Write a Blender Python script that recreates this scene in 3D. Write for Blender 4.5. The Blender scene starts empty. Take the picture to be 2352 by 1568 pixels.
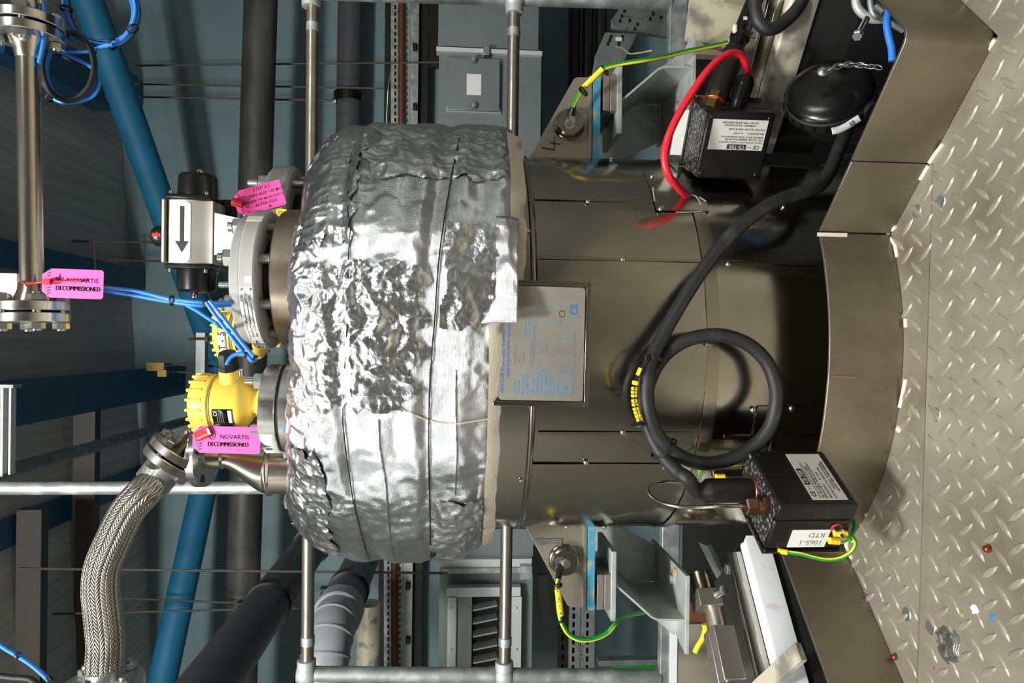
import bpy, bmesh, math, random
from mathutils import Vector, Matrix, noise

random.seed(7)
scn = bpy.context.scene
COL = scn.collection
V = Vector
PI = math.pi

# ---------------------------------------------------------------- camera
F = 1568.0            # focal length in pixels of the 2352 px frame
H = 0.685             # eye height above the chequer plate
PITCH = math.atan(116.0 / F)
ROLL = 0.012
cp, sp = math.cos(PITCH), math.sin(PITCH)
FWD = V((0, cp, -sp)); UPV = V((0, sp, cp)); RGT = V((1, 0, 0))
cam_d = bpy.data.cameras.new('camera')
cam_d.sensor_fit = 'HORIZONTAL'; cam_d.sensor_width = 36.0; cam_d.lens = 36.0 * F / 2352.0
cam_d.clip_start = 0.02; cam_d.clip_end = 100
cam = bpy.data.objects.new('camera', cam_d); COL.objects.link(cam)
cx = (-UPV + RGT * ROLL).normalized(); cy = (RGT + UPV * ROLL).normalized(); cz = -FWD
M = Matrix(((cx.x, cy.x, cz.x, 0), (cx.y, cy.y, cz.y, 0), (cx.z, cy.z, cz.z, H), (0, 0, 0, 1)))
cam.matrix_world = M
scn.camera = cam

# ---------------------------------------------------------------- world, lights, exposure
w = bpy.data.worlds.new('world'); scn.world = w; w.use_nodes = True
w.node_tree.nodes['Background'].inputs[0].default_value = (0.42, 0.47, 0.50, 1)
w.node_tree.nodes['Background'].inputs[1].default_value = 0.35
LAMP_POS = V((-0.42, -0.30, H + 2.12))
def area(name, loc, target, sx, sy, power, col=(1, 1, 1), shape='RECTANGLE'):
    l = bpy.data.lights.new(name, 'AREA'); l.shape = shape; l.size = sx; l.size_y = sy
    l.energy = power; l.color = col
    o = bpy.data.objects.new(name, l); COL.objects.link(o); o.location = loc
    o.rotation_euler = (V(target) - V(loc)).to_track_quat('-Z', 'Y').to_euler()
    return o
area('hall_lamp', LAMP_POS, (0.0, 1.9, 0.95), 0.34, 0.34, 132, (1.0, 0.985, 0.95))
area('fill_lamp', (-1.9, -1.2, 2.70), (-3.4, -0.2, 0.6), 1.8, 0.4, 150, (0.97, 1.0, 0.98))  # unseen fill lamp, added to brighten the left wall that the metal reflects
area('fill_lamp', (1.9, -1.2, 2.70), (3.4, -0.6, 0.6), 1.8, 0.4, 75, (0.97, 1.0, 0.98))  # weaker unseen fill lamp, added to brighten the right wall
vs = scn.view_settings
vs.view_transform = 'Standard'; vs.look = 'None'; vs.exposure = 0.08; vs.gamma = 1.0
try: vs.use_curve_mapping = False
except Exception: pass

# ---------------------------------------------------------------- geometry helpers
def ray(x, y):
    dx, dy = x - 1176.0, y - 784.0
    dx, dy = dx + ROLL * dy, dy - ROLL * dx
    return FWD + RGT * (-dy / F) + UPV * (-dx / F)
def P(x, y, d):
    """the point of the place seen at (x, y) of the photograph at distance d in front of the eye"""
    r = ray(x, y); t = d / r.y
    return V((r.x * t, d, H + r.z * t))
def FL(x, y, z=0.0):
    r = ray(x, y); t = (z - H) / r.z
    return V((r.x * t, r.y * t, z))
DT = 1.5               # the vessel's axis stands here (x = 0, y = DT)
def CY(x, y, R):
    r = ray(x, y)
    a = r.x * r.x + r.y * r.y; b = -2 * r.y * DT; c = DT * DT - R * R
    q = b * b - 4 * a * c
    t = (-b - math.sqrt(q)) / (2 * a) if q > 0 else -b / (2 * a)
    p = V((r.x * t, r.y * t, H + r.z * t))
    if q <= 0:
        n = V((p.x, p.y - DT)).normalized() * R
        p = V((n.x, DT + n.y, p.z))
    return p
def TH(y, R, x=1400):
    p = CY(x, y, R)
    return math.atan2(p.x, -(p.y - DT))
def S(px, d): return px * d / F
def fr(o, x, y):
    x = V(x).normalized(); y = V(y); y = (y - x * y.dot(x)).normalized(); z = x.cross(y)
    return Matrix(((x.x, y.x, z.x, o[0]), (x.y, y.y, z.y, o[1]), (x.z, y.z, z.z, o[2]), (0, 0, 0, 1)))
def axm(p, ax):
    ax = V(ax).normalized()
    t = V((0, 0, 1)) if abs(ax.z) < 0.9 else V((1, 0, 0))
    x = t.cross(ax).normalized(); y = ax.cross(x)
    return Matrix(((x.x, y.x, ax.x, p[0]), (x.y, y.y, ax.y, p[1]), (x.z, y.z, ax.z, p[2]), (0, 0, 0, 1)))
def smooth_path(pts, k=8, closed=False):
    pts = [V(p) for p in pts]; n = len(pts); out = []
    rng = range(n) if closed else range(n - 1)
    for i in rng:
        g = (lambda j: pts[j % n]) if closed else (lambda j: pts[min(max(j, 0), n - 1)])
        p0, p1, p2, p3 = g(i - 1), g(i), g(i + 1), g(i + 2)
        for s in range(k):
            t = s / k
            out.append(0.5 * (2 * p1 + (p2 - p0) * t + (2 * p0 - 5 * p1 + 4 * p2 - p3) * t * t + (3 * p1 - p0 - 3 * p2 + p3) * t ** 3))
    if not closed: out.append(pts[-1])
    return out

class MB:
    def __init__(s): s.v = []; s.f = []; s.uv = []; s.has_uv = False
    def add(s, vs, fs, M=None):
        b = len(s.v)
        for p in vs: s.v.append(M @ V(p) if M is not None else V(p))
        for f in fs: s.f.append([b + i for i in f])
        return s
    def box(s, c, sz, M=None):
        x, y, z = sz[0] / 2, sz[1] / 2, sz[2] / 2; c = V(c)
        vs = [c + V((i, j, k)) for i in (-x, x) for j in (-y, y) for k in (-z, z)]
        return s.add(vs, [(0, 1, 3, 2), (4, 6, 7, 5), (0, 4, 5, 1), (2, 3, 7, 6), (0, 2, 6, 4), (1, 5, 7, 3)], M)
    def lathe(s, prof, M=None, n=32, cap=True, closed=False):
        vs = []; fs = []; m = len(prof)
        for i in range(n):
            a = 2 * PI * i / n
            for r, z in prof: vs.append((r * math.cos(a), r * math.sin(a), z))
        for i in range(n):
            j = (i + 1) % n
            for k in range(m if closed else m - 1):
                l = (k + 1) % m
                fs.append((i * m + k, j * m + k, j * m + l, i * m + l))
        if cap and not closed:
            fs.append([i * m for i in range(n)][::-1]); fs.append([i * m + m - 1 for i in range(n)])
        return s.add(vs, fs, M)
    def cyl(s, p0, p1, r0, r1=None, n=24):
        p0, p1 = V(p0), V(p1); r1 = r0 if r1 is None else r1
        return s.lathe([(r0, 0), (r1, (p1 - p0).length)], axm(p0, p1 - p0), n)
    def prism(s, pts, t, M=None, z0=0.0):
        n = len(pts)
        vs = [(p[0], p[1], z0) for p in pts] + [(p[0], p[1], z0 + t) for p in pts]
        fs = [list(range(n))[::-1], list(range(n, 2 * n))] + [(i, (i + 1) % n, n + (i + 1) % n, n + i) for i in range(n)]
        return s.add(vs, fs, M)
    def tube(s, pts, r, n=10, closed=False, cap=True, turns=1.0):
        pts = [V(p) for p in pts]; m = len(pts)
        rr = r if isinstance(r, (list, tuple)) else [r] * m
        tang = []
        for i in range(m):
            a = pts[(i - 1) % m] if closed else pts[max(i - 1, 0)]
            b = pts[(i + 1) % m] if closed else pts[min(i + 1, m - 1)]
            tang.append((b - a).normalized())
        u = tang[0].orthogonal().normalized(); L = 0.0
        b0 = len(s.v); lens = []
        for i in range(m):
            t = tang[i]; u = (u - t * u.dot(t)).normalized(); w_ = t.cross(u)
            if i: L += (pts[i] - pts[i - 1]).length
            lens.append(L)
            for k in range(n):
                a = 2 * PI * k / n
                s.v.append(pts[i] + (u * math.cos(a) + w_ * math.sin(a)) * rr[i])
        for i in range(m if closed else m - 1):
            j = (i + 1) % m
            for k in range(n):
                l = (k + 1) % n
                s.f.append([b0 + i * n + k, b0 + i * n + l, b0 + j * n + l, b0 + j * n + k])
                s.uv.append((len(s.f) - 1, [(k / n, lens[i]), ((k + 1) / n, lens[i]), ((k + 1) / n, lens[j]), (k / n, lens[j])]))
        if cap and not closed:
            s.f.append([b0 + k for k in range(n)][::-1]); s.f.append([b0 + (m - 1) * n + k for k in range(n)])
        return s
    def build(s, name, mat, parent=None, smooth=35, bevel=0, seg=2, uv=False):
        me = bpy.data.meshes.new(name)
        if parent is None and s.v:
            lo = V([min(p[i] for p in s.v) for i in range(3)]); hi = V([max(p[i] for p in s.v) for i in range(3)])
            org = V(((lo.x + hi.x) / 2, (lo.y + hi.y) / 2, lo.z))
        elif parent is not None:
            c = V((0, 0, 0))
            for p in s.v: c += p
            org = c / max(1, len(s.v))
        else: org = V((0, 0, 0))
        me.from_pydata([tuple(p - org) for p in s.v], [], s.f)
        if uv and s.uv:
            lay = me.uv_layers.new(name='UVMap')
            for fi, co in s.uv:
                for q, li in enumerate(me.polygons[fi].loop_indices): lay.data[li].uv = co[q]
        me.update()
        bm = bmesh.new(); bm.from_mesh(me); bmesh.ops.recalc_face_normals(bm, faces=bm.faces); bm.to_mesh(me); bm.free()
        if smooth:
            me.shade_smooth(); me.set_sharp_from_angle(angle=math.radians(smooth))
        me.materials.append(MAT[mat] if isinstance(mat, str) else mat)
        o = bpy.data.objects.new(name, me); COL.objects.link(o)
        o['_org'] = org
        if parent is not None:
            o.parent = parent; o.location = org - V(parent['_org'])
        else: o.location = org
        if bevel:
            b = o.modifiers.new('bevel', 'BEVEL'); b.width = bevel; b.segments = seg; b.limit_method = 'ANGLE'; b.angle_limit = math.radians(40)
        return o

def tag(o, label=None, cat=None, group=None, kind=None):
    if label: o['label'] = label
    if cat: o['category'] = cat
    if group: o['group'] = group
    if kind: o['kind'] = kind
    return o
def thing(name, label, cat, loc, group=None):
    o = bpy.data.objects.new(name, None); COL.objects.link(o)
    o.empty_display_size = 0.02; o.location = loc; o['_org'] = V(loc)
    return tag(o, label, cat, group)
def box(name, c, sz, mat, par=None, M=None, bevel=0, **k): return MB().box(c, sz, M).build(name, mat, par, bevel=bevel, **k)
def cyl(name, p0, p1, r, mat, par=None, r1=None, n=24, **k): return MB().cyl(p0, p1, r, r1, n).build(name, mat, par, **k)
def tube(name, pts, r, mat, par=None, n=10, sm=8, closed=False, **k):
    pp = smooth_path(pts, sm, closed) if sm else pts
    return MB().tube(pp, r, n, closed).build(name, mat, par, smooth=60, **k)
def lathe(name, prof, M, mat, par=None, n=32, cap=True, **k): return MB().lathe(prof, M, n, cap).build(name, mat, par, **k)
def ringp(r0, r1, z0, z1, b=0.0012):
    return [(r0, z0), (r1 - b, z0), (r1, z0 + b), (r1, z1 - b), (r1 - b, z1), (r0, z1)]
def prism(name, pts, t, M, mat, par=None, z0=0.0, **k): return MB().prism(pts, t, M, z0).build(name, mat, par, **k)
def hexn(name, p, ax, r, h, mat, par=None):
    m = axm(p, ax); mb = MB()
    mb.lathe([(r * 0.86, 0), (r, h * 0.1), (r, h * 0.88), (r * 0.86, h)], m, 6)
    return mb.build(name, mat, par, smooth=20)
def screw(p, n, r, par, mat='zinc', name='screw'):
    mb = MB(); mb.lathe([(r, -r * .3), (r, r * 0.25), (r * .75, r * .6), (r * .3, r * .72), (0.0001, r * .74)], axm(p, n), 14)
    return mb.build(name, mat, par, smooth=50)

# ---------------------------------------------------------------- lettering (built-in font, turned into flat meshes at the end)
TEXTS = []
def txt(body, M, size, mat, par, align='LEFT', bold=0.0, name='lettering', xs=1.0, shear=0.0):
    c = bpy.data.curves.new(name, 'FONT'); c.body = body; c.size = size; c.align_x = align; c.align_y = 'CENTER'
    c.offset = bold * size; c.extrude = 0.00012; c.resolution_u = 3; c.shear = shear
    TEXTS.append((name, c, M @ Matrix.Diagonal((xs, 1, 1, 1)), mat, par))
def txt_heavy(body, M, size, mat, par, k=3, step=.028, **kw):
    for i in range(k): txt(body, M @ Matrix.Translation(((i - (k - 1) / 2) * step * size, 0, 0)), size, mat, par, **kw)
def flush_texts():
    tmp = []
    for name, c, M_, mat, par in TEXTS:
        o = bpy.data.objects.new('tmp_text', c); COL.objects.link(o); tmp.append(o)
    bpy.context.view_layer.update()
    dg = bpy.context.evaluated_depsgraph_get()
    for o, (name, c, M_, mat, par) in zip(tmp, TEXTS):
        me = bpy.data.meshes.new_from_object(o.evaluated_get(dg))
        me.name = name
        if len(me.vertices) == 0: continue
        me.transform(M_)
        cc = sum((v.co for v in me.vertices), V((0, 0, 0))) / len(me.vertices)
        me.transform(Matrix.Translation(-cc))
        me.materials.clear(); me.materials.append(MAT[mat])
        n = bpy.data.objects.new(name, me); COL.objects.link(n)
        n.parent = par; n.location = cc - V(par['_org']); n['_org'] = cc; n['kind'] = 'stuff'
    for o in tmp: bpy.data.objects.remove(o)

# ---------------------------------------------------------------- materials
MAT = {}
def lin(c):
    r = []
    for q in c[:3]:
        q /= 255.0
        r.append(q / 12.92 if q <= 0.04045 else ((q + 0.055) / 1.055) ** 2.4)
    return tuple(r) + (1.0,)
def mat(name, col, rough=0.5, metal=0.0, col2=None, nscale=8.0, ndetail=6, stretch=(1, 1, 1), thr=(0.35, 0.65), rvar=0.0,
        bump=0.0, bscale=60.0, bstretch=(1, 1, 1), spec=None, coat=0.0, aniso=0.0):
    m = bpy.data.materials.new(name); m.use_nodes = True; nt = m.node_tree; N = nt.nodes; L = nt.links
    b = N['Principled BSDF']; b.inputs['Roughness'].default_value = rough; b.inputs['Metallic'].default_value = metal
    b.inputs['Base Color'].default_value = lin(col)
    if spec is not None: b.inputs['Specular IOR Level'].default_value = spec
    if coat: b.inputs['Coat Weight'].default_value = coat; b.inputs['Coat Roughness'].default_value = 0.1
    tc = N.new('ShaderNodeTexCoord')
    if col2 or rvar:
        mp = N.new('ShaderNodeMapping'); mp.inputs['Scale'].default_value = stretch; L.new(tc.outputs['Object'], mp.inputs[0])
        no = N.new('ShaderNodeTexNoise'); no.inputs['Scale'].default_value = nscale; no.inputs['Detail'].default_value = ndetail
        L.new(mp.outputs[0], no.inputs['Vector'])
        rp = N.new('ShaderNodeMapRange'); rp.inputs[1].default_value = thr[0]; rp.inputs[2].default_value = thr[1]
        L.new(no.outputs[0], rp.inputs[0])
        if col2:
            mx = N.new('ShaderNodeMix'); mx.data_type = 'RGBA'; mx.inputs[6].default_value = lin(col); mx.inputs[7].default_value = lin(col2)
            L.new(rp.outputs[0], mx.inputs[0]); L.new(mx.outputs[2], b.inputs['Base Color'])
        if rvar:
            r2 = N.new('ShaderNodeMapRange'); r2.inputs[3].default_value = rough - rvar; r2.inputs[4].default_value = rough + rvar
            L.new(no.outputs[0], r2.inputs[0]); r2.inputs[1].default_value = 0.3; r2.inputs[2].default_value = 0.7
            L.new(r2.outputs[0], b.inputs['Roughness'])
    if bump:
        mp = N.new('ShaderNodeMapping'); mp.inputs['Scale'].default_value = bstretch; L.new(tc.outputs['Object'], mp.inputs[0])
        no = N.new('ShaderNodeTexNoise'); no.inputs['Scale'].default_value = bscale; no.inputs['Detail'].default_value = 5
        L.new(mp.outputs[0], no.inputs['Vector'])
        bp = N.new('ShaderNodeBump'); bp.inputs['Strength'].default_value = 1.0; bp.inputs['Distance'].default_value = bump
        L.new(no.outputs[0], bp.inputs['Height']); L.new(bp.outputs[0], b.inputs['Normal'])
    MAT[name] = m
    return m
mat('wall_paint', (124, 150, 154), 0.6, col2=(112, 138, 142), nscale=1.5)
mat('hall_paint', (150, 148, 138), 0.8)
mat('side_paint', (136, 138, 134), 0.8)
mat('ceiling_metal', (196, 196, 192), 0.6, 0.0, col2=(176, 176, 174), nscale=3, stretch=(12, .3, 1))
mat('beam_blue', (26, 92, 128), 0.45, col2=(22, 80, 112), nscale=4)
mat('brace_blue', (22, 118, 158), 0.6, col2=(20, 104, 140), nscale=6)
mat('purlin', (78, 74, 70), 0.6)
mat('iron_pipe', (70, 70, 68), 0.5, 0.3, col2=(104, 104, 98), nscale=5, stretch=(.35, 1, 1), thr=(.5, .75))
mat('pvc_dark', (78, 80, 82), 0.45, bump=.0004, bscale=30)
mat('pvc_light', (160, 164, 170), 0.4, col2=(150, 152, 154), nscale=7)
mat('rail_steel', (176, 168, 154), 0.34, 0.85, col2=(150, 142, 128), nscale=20, rvar=.08)
mat('galv', (160, 166, 164), 0.5, 0.7, col2=(196, 202, 200), nscale=24, thr=(.45, .7), rvar=.1, bump=.0003, bscale=30)
mat('galv_dark', (120, 128, 126), 0.5, 0.5, col2=(140, 148, 146), nscale=14)
mat('galv_cast', (176, 184, 180), 0.55, 0.45, col2=(196, 202, 198), nscale=22, bump=.0005, bscale=40)
mat('duct', (128, 138, 138), 0.45, 0.4, col2=(118, 128, 128), nscale=3)
mat('duct_pale', (206, 209, 210), 0.45, 0.2)
mat('copper_dull', (120, 72, 48), 0.5, 0.3)
mat('black', (18, 18, 18), 0.5)
mat('black_gloss', (14, 14, 15), 0.25)
mat('cable_black', (30, 31, 31), 0.55, col2=(60, 62, 62), nscale=30, thr=(.55, .8))
mat('enclosure', (16, 16, 17), 0.36, bump=.00015, bscale=900)
mat('enclosure_top', (26, 26, 26), 0.42, col2=(170, 170, 165), nscale=140, ndetail=10, thr=(.50, .80), bump=.0002, bscale=600)
mat('label_grey', (205, 204, 196), 0.4)
mat('label_white', (228, 228, 222), 0.45)
mat('ink', (24, 24, 26), 0.6)
mat('ink_faint', (120, 122, 120), 0.6)
mat('ink_blue', (70, 150, 205), 0.5)
mat('ce_blue', (20, 110, 185), 0.5)
mat('tag_pink', (247, 80, 164), 0.5)
mat('tag_print', (96, 24, 74), 0.5)
mat('tag_mark', (120, 30, 90), 0.5)
mat('tie_red', (205, 22, 36), 0.35)
mat('cable_red', (226, 34, 52), 0.3, coat=.3)
mat('cable_blue', (42, 128, 226), 0.35, coat=.2)
mat('yellow', (240, 205, 78), 0.45)
mat('marker_yellow', (252, 216, 40), 0.45)
mat('wire_green', (28, 140, 48), 0.4)
mat('wire_yellow', (240, 214, 40), 0.4)
mat('stainless', (168, 162, 148), 0.22, 1.0, col2=(150, 145, 132), nscale=9, rvar=.06)
mat('clad', (180, 175, 162), 0.17, 1.0, col2=(158, 153, 140), nscale=7, ndetail=10, thr=(.3, .75), rvar=.07, bump=.0008, bscale=5)
mat('clad_upper', (186, 182, 172), 0.13, 1.0, col2=(164, 160, 150), nscale=7, ndetail=10, thr=(.3, .75), rvar=.05, bump=.0010, bscale=5)
mat('kick', (142, 135, 120), 0.42, 0.9, col2=(116, 108, 94), nscale=6, ndetail=12, thr=(.4, .7), rvar=.06)
mat('plate_floor', (170, 163, 148), 0.5, 0.55, col2=(122, 112, 92), nscale=6, ndetail=12, thr=(.42, .74), rvar=.1)
mat('lozenge', (172, 165, 150), 0.55, 0.55, col2=(154, 146, 130), nscale=30)
mat('lug_steel', (160, 152, 136), 0.42, 0.7, col2=(140, 110, 76), nscale=16, ndetail=10, thr=(.6, .75), rvar=.06)
mat('paint_chip', (66, 146, 176), 0.55, col2=(158, 148, 130), nscale=24, thr=(.50, .58))
mat('shim', (140, 132, 124), 0.5, 0.5, col2=(128, 96, 74), nscale=22, thr=(.5, .7))
mat('chrome', (190, 186, 178), 0.14, 1.0)
mat('machined', (150, 144, 134), 0.24, 1.0)
mat('dark_steel', (64, 62, 58), 0.32, 0.9)
mat('cell_steel', (168, 162, 150), 0.36, 0.8)
mat('silicone', (150, 152, 148), 0.3)
mat('zinc', (205, 208, 205), 0.25, 1.0)
mat('zinc_dull', (176, 182, 178), 0.38, 0.9)
mat('pipe_steel', (206, 198, 186), 0.2, 1.0, col2=(186, 178, 164), nscale=14, rvar=.06, stretch=(.3, 1, 1))
mat('flange_steel', (212, 210, 204), 0.24, 1.0, rvar=.05, nscale=20)
mat('flange_brown', (172, 158, 138), 0.3, 0.95, col2=(140, 120, 96), nscale=11, thr=(.5, .75), rvar=.06)
mat('paint_grey', (166, 165, 160), 0.5, col2=(158, 157, 153), nscale=12)
mat('alu_body', (190, 186, 176), 0.4, 0.6)
mat('bracket_white', (222, 226, 222), 0.5, 0.2, bump=.0003, bscale=200)
mat('solenoid_blue', (20, 66, 150), 0.45)
mat('white_paint', (226, 230, 232), 0.45, col2=(190, 176, 150), nscale=16, ndetail=10, thr=(.6, .8), bump=.0005, bscale=40)
mat('white_clean', (235, 238, 238), 0.5)
mat('cream_paint', (208, 200, 176), 0.4, 0.2, col2=(140, 136, 124), nscale=14, ndetail=10, thr=(.5, .62), bump=.0006, bscale=40)
mat('gasket', (14, 14, 14), 0.7)
mat('brass', (150, 122, 74), 0.35, 1.0)
mat('bronze_hex', (120, 92, 78), 0.35, 1.0)
mat('copper_ring', (176, 92, 78), 0.35, 0.9)
mat('red_washer', (190, 52, 44), 0.45)
mat('hem_cloth', (196, 186, 166), 0.7, bump=.0006, bscale=300)
mat('caulk', (216, 208, 190), 0.6)
mat('debris', (170, 150, 100), 0.8, bump=.001, bscale=200)
mat('speck_blue', (40, 120, 215), 0.5)
mat('speck_copper', (150, 74, 44), 0.35, 0.8)
mat('plate_print', (168, 164, 152), 0.42, 0.5, col2=(150, 146, 136), nscale=6)
mat('void_shade', (20, 21, 21), 0.8)  # near black that puts the shade below the floor into the colour
mat('tape_white', (230, 228, 220), 0.5)
mat('stain', (128, 104, 66), 0.6)
mat('tan_wall', (150, 142, 124), 0.7)
mat('lamp_white', (240, 240, 235), 0.5)

def foil_mat(name, col, rough, wave, bump_d, bump_s, fac=0.0):
    m = bpy.data.materials.new(name); m.use_nodes = True; nt = m.node_tree; N = nt.nodes; L = nt.links
    b = N['Principled BSDF']; b.inputs['Metallic'].default_value = 1.0; b.inputs['Roughness'].default_value = rough
    b.inputs['Base Color'].default_value = lin(col)
    tc = N.new('ShaderNodeTexCoord')
    vo = N.new('ShaderNodeTexVoronoi'); vo.feature = 'DISTANCE_TO_EDGE' if fac else 'F1'; vo.inputs['Scale'].default_value = bump_s * .45
    no = N.new('ShaderNodeTexNoise'); no.inputs['Scale'].default_value = bump_s; no.inputs['Detail'].default_value = 6; no.inputs['Roughness'].default_value = .6
    L.new(tc.outputs['Object'], no.inputs['Vector'])
    dm = N.new('ShaderNodeVectorMath'); dm.operation = 'MULTIPLY_ADD'; dm.inputs[1].default_value = (.02, .02, .02)
    L.new(no.outputs['Color'], dm.inputs[0]); L.new(tc.outputs['Object'], dm.inputs[2]); L.new(dm.outputs[0], vo.inputs['Vector'])
    b1 = N.new('ShaderNodeBump'); b1.inputs['Distance'].default_value = bump_d; b1.inputs['Strength'].default_value = 1.0
    L.new(no.outputs[0], b1.inputs['Height'])
    last = b1
    if fac:
        b2 = N.new('ShaderNodeBump'); b2.inputs['Distance'].default_value = bump_d * fac; L.new(vo.outputs[0], b2.inputs['Height']); L.new(b1.outputs[0], b2.inputs['Normal']); last = b2
    if wave:
        for q, (dr, sc) in enumerate((('Z', 260), ('X', 220))):
            wv = N.new('ShaderNodeTexWave'); wv.bands_direction = dr; wv.inputs['Scale'].default_value = sc; wv.inputs['Distortion'].default_value = .6
            L.new(tc.outputs['Object'], wv.inputs['Vector'])
            b3 = N.new('ShaderNodeBump'); b3.inputs['Distance'].default_value = wave; L.new(wv.outputs[0], b3.inputs['Height']); L.new(last.outputs[0], b3.inputs['Normal']); last = b3
    L.new(last.outputs[0], b.inputs['Normal'])
    MAT[name] = m
foil_mat('foil_woven', (208, 211, 214), 0.22, .00022, .0018, 22)
foil_mat('foil_crinkled', (230, 232, 235), 0.24, 0, .0016, 50, 1.6)

def braid_mat():
    m = bpy.data.materials.new('braid'); m.use_nodes = True; nt = m.node_tree; N = nt.nodes; L = nt.links
    b = N['Principled BSDF']; b.inputs['Metallic'].default_value = 1.0; b.inputs['Roughness'].default_value = .3
    uv = N.new('ShaderNodeUVMap'); sx = N.new('ShaderNodeSeparateXYZ'); L.new(uv.outputs[0], sx.inputs[0])
    def mth(op, a, b_=None):
        n = N.new('ShaderNodeMath'); n.operation = op
        for i, q in enumerate((a, b_)):
            if q is None: continue
            if isinstance(q, (int, float)): n.inputs[i].default_value = q
            else: L.new(q, n.inputs[i])
        return n.outputs[0]
    u = mth('MULTIPLY', sx.outputs[0], 24.0); v = mth('MULTIPLY', sx.outputs[1], 150.0)
    a = mth('ABSOLUTE', mth('SUBTRACT', mth('FRACT', mth('MULTIPLY', u, .5)), .5))       # zig-zag round the hose
    z = mth('FRACT', mth('ADD', v, mth('MULTIPLY', a, 3.0)))
    h = mth('SINE', mth('MULTIPLY', z, PI))
    e = mth('SINE', mth('MULTIPLY', mth('FRACT', u), PI))
    h2 = mth('MULTIPLY', mth('POWER', h, .6), mth('POWER', e, .4))
    bp = N.new('ShaderNodeBump'); bp.inputs['Distance'].default_value = .0016; L.new(h2, bp.inputs['Height']); L.new(bp.outputs[0], b.inputs['Normal'])
    mx = N.new('ShaderNodeMix'); mx.data_type = 'RGBA'; mx.inputs[6].default_value = lin((90, 84, 74)); mx.inputs[7].default_value = lin((224, 216, 200))
    L.new(h2, mx.inputs[0]); L.new(mx.outputs[2], b.inputs['Base Color'])
    MAT['braid'] = m
braid_mat()
# ================================================================ the setting
WD = 5.0
def struct(o): o['kind'] = 'structure'; return o
struct(box('wall_far', (0, WD + .1, .6), (9, .2, 6.0), 'wall_paint'))
struct(box('wall_left', (-3.6, .8, .6), (.2, 8.8, 6.0), 'hall_paint'))
struct(box('wall_right', (3.6, .8, .6), (.2, 8.8, 6.0), 'side_paint'))
struct(box('wall_back', (0, -3.7, .6), (7.4, .2, 6.0), 'hall_paint'))
struct(box('ground', (0, 1, -2.3), (8, 9.4, .2), 'void_shade'))
# roof sheeting: falls a little towards one side; its meeting with the far wall is seen
zr = P(278, 250, WD).z; zl = P(350, 1500, WD).z
xr = P(278, 250, WD).x; xl = P(350, 1500, WD).x
sl = (zr - zl) / (xr - xl)
zc = lambda x: zl + (x - xl) * sl
mb = MB(); n = 90
prof = []
for i in range(n + 1):
    x = -3.7 + 7.4 * i / n
    prof.append((x, zc(x) + (.004 if (i // 2) % 2 else 0)))
mb.add([(x, y, z) for y in (-3.8, WD + .05) for x, z in prof], [(i, i + 1, n + 2 + i, n + 1 + i) for i in range(n)])
mb.add([(-3.7, -3.8, zc(-3.7) + .1), (3.7, -3.8, zc(3.7) + .1), (3.7, WD + .05, zc(3.7) + .1), (-3.7, WD + .05, zc(-3.7) + .1)], [(0, 1, 2, 3)])
struct(mb.build('ceiling', 'ceiling_metal', smooth=0))

def rel(z): return H + z
# roof steelwork
def beam(name, x0, x1, z0, z1, y0, y1, mat_, label, cat='beam', group=None):
    cxm = (x0 + x1) / 2
    mb = MB(); t = .018
    pts = [(x0, z0), (x1, z0), (x1, z0 + t), (cxm + .012, z0 + t), (cxm + .012, z1 - t), (x1, z1 - t), (x1, z1), (x0, z1), (x0, z1 - t), (cxm - .012, z1 - t), (cxm - .012, z0 + t), (x0, z0 + t)]
    mb.prism([(p[0], p[1]) for p in pts], y1 - y0, fr((0, y1, 0), (1, 0, 0), (0, 0, 1)))
    return tag(mb.build(name, mat_, smooth=0), label, cat, group)
beam('roof_beam', -.40, -.195, rel(1.95), rel(2.42), 2.2, WD - .02, 'beam_blue', 'deep blue steel roof beam over the yellow transmitter, ending at the far wall')
beam('roof_beam', .33, .47, rel(2.23), rel(2.46), 2.4, WD - .02, 'beam_blue', 'blue steel roof beam behind the straight steel pipe end with the pink tag')
beam('roof_beam', -1.05, -.90, rel(2.22), rel(2.40), 2.6, WD - .02, 'beam_blue', 'dark blue steel roof beam above the braided hose')
gp = [FL(x, y, H + 2.26) for x, y in ((20, 40), (130, 92), (318, 176), (334, 236), (268, 256), (95, 165), (10, 122))]
tag(prism('roof_plate', [(p.x, p.y) for p in gp], .14, Matrix.Translation((0, 0, H + 2.26)), 'beam_blue', smooth=0), 'dark blue steel gusset behind the coils of blue cable', 'gusset')
for k, (x, ya, yb, hh) in enumerate(((35, 1168, 1700, .1), (163, 860, 1700, .09))):
    d = 1568 * 2.36 / (1060 - x)
    a = P(x, ya, d); b = P(x, yb, d)
    m_ = (a + b) / 2
    tag(box('roof_purlin', (m_.x, d, zc(m_.x) - .06), ((b - a).length, .06, .12), 'purlin'),
        ['dark roof purlin crossing the corner beyond the braided hose', 'dark roof purlin crossing under the roof sheets nearer the far wall'][k], 'purlin', 'roof purlins')
tag(cyl('conduit_pipe', (-.56, 2.6, rel(1.87)), (-.57, WD - .1, rel(1.87)), .03, 'galv_dark', n=20), 'thin grey conduit hung beside the deep blue roof beam', 'conduit')
hb = thing('hanger_bracket', 'pale galvanised hanger frame clamped under the deep blue roof beam', 'bracket', P(20, 985, 2.75))
for x in (10, 28):
    a = P(x, 886, 2.75); b = P(x, 1088, 2.75); box('strap', (a + b) / 2, ((b - a).length, .03, .008), 'white_clean', hb)
box('web', P(1, 990, 2.77), (.35, .004, .022), 'galv', hb)
box('cap', P(18, 886, 2.75), (.012, .05, .07), 'galv', hb)
tag(box('cable_trunking', P(58, 655, 1.7) + V((0, 0, .22)), (.052, .06, .44), 'white_clean', bevel=.004), 'white trunking block behind the flanged pipe end', 'trunking')

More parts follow.
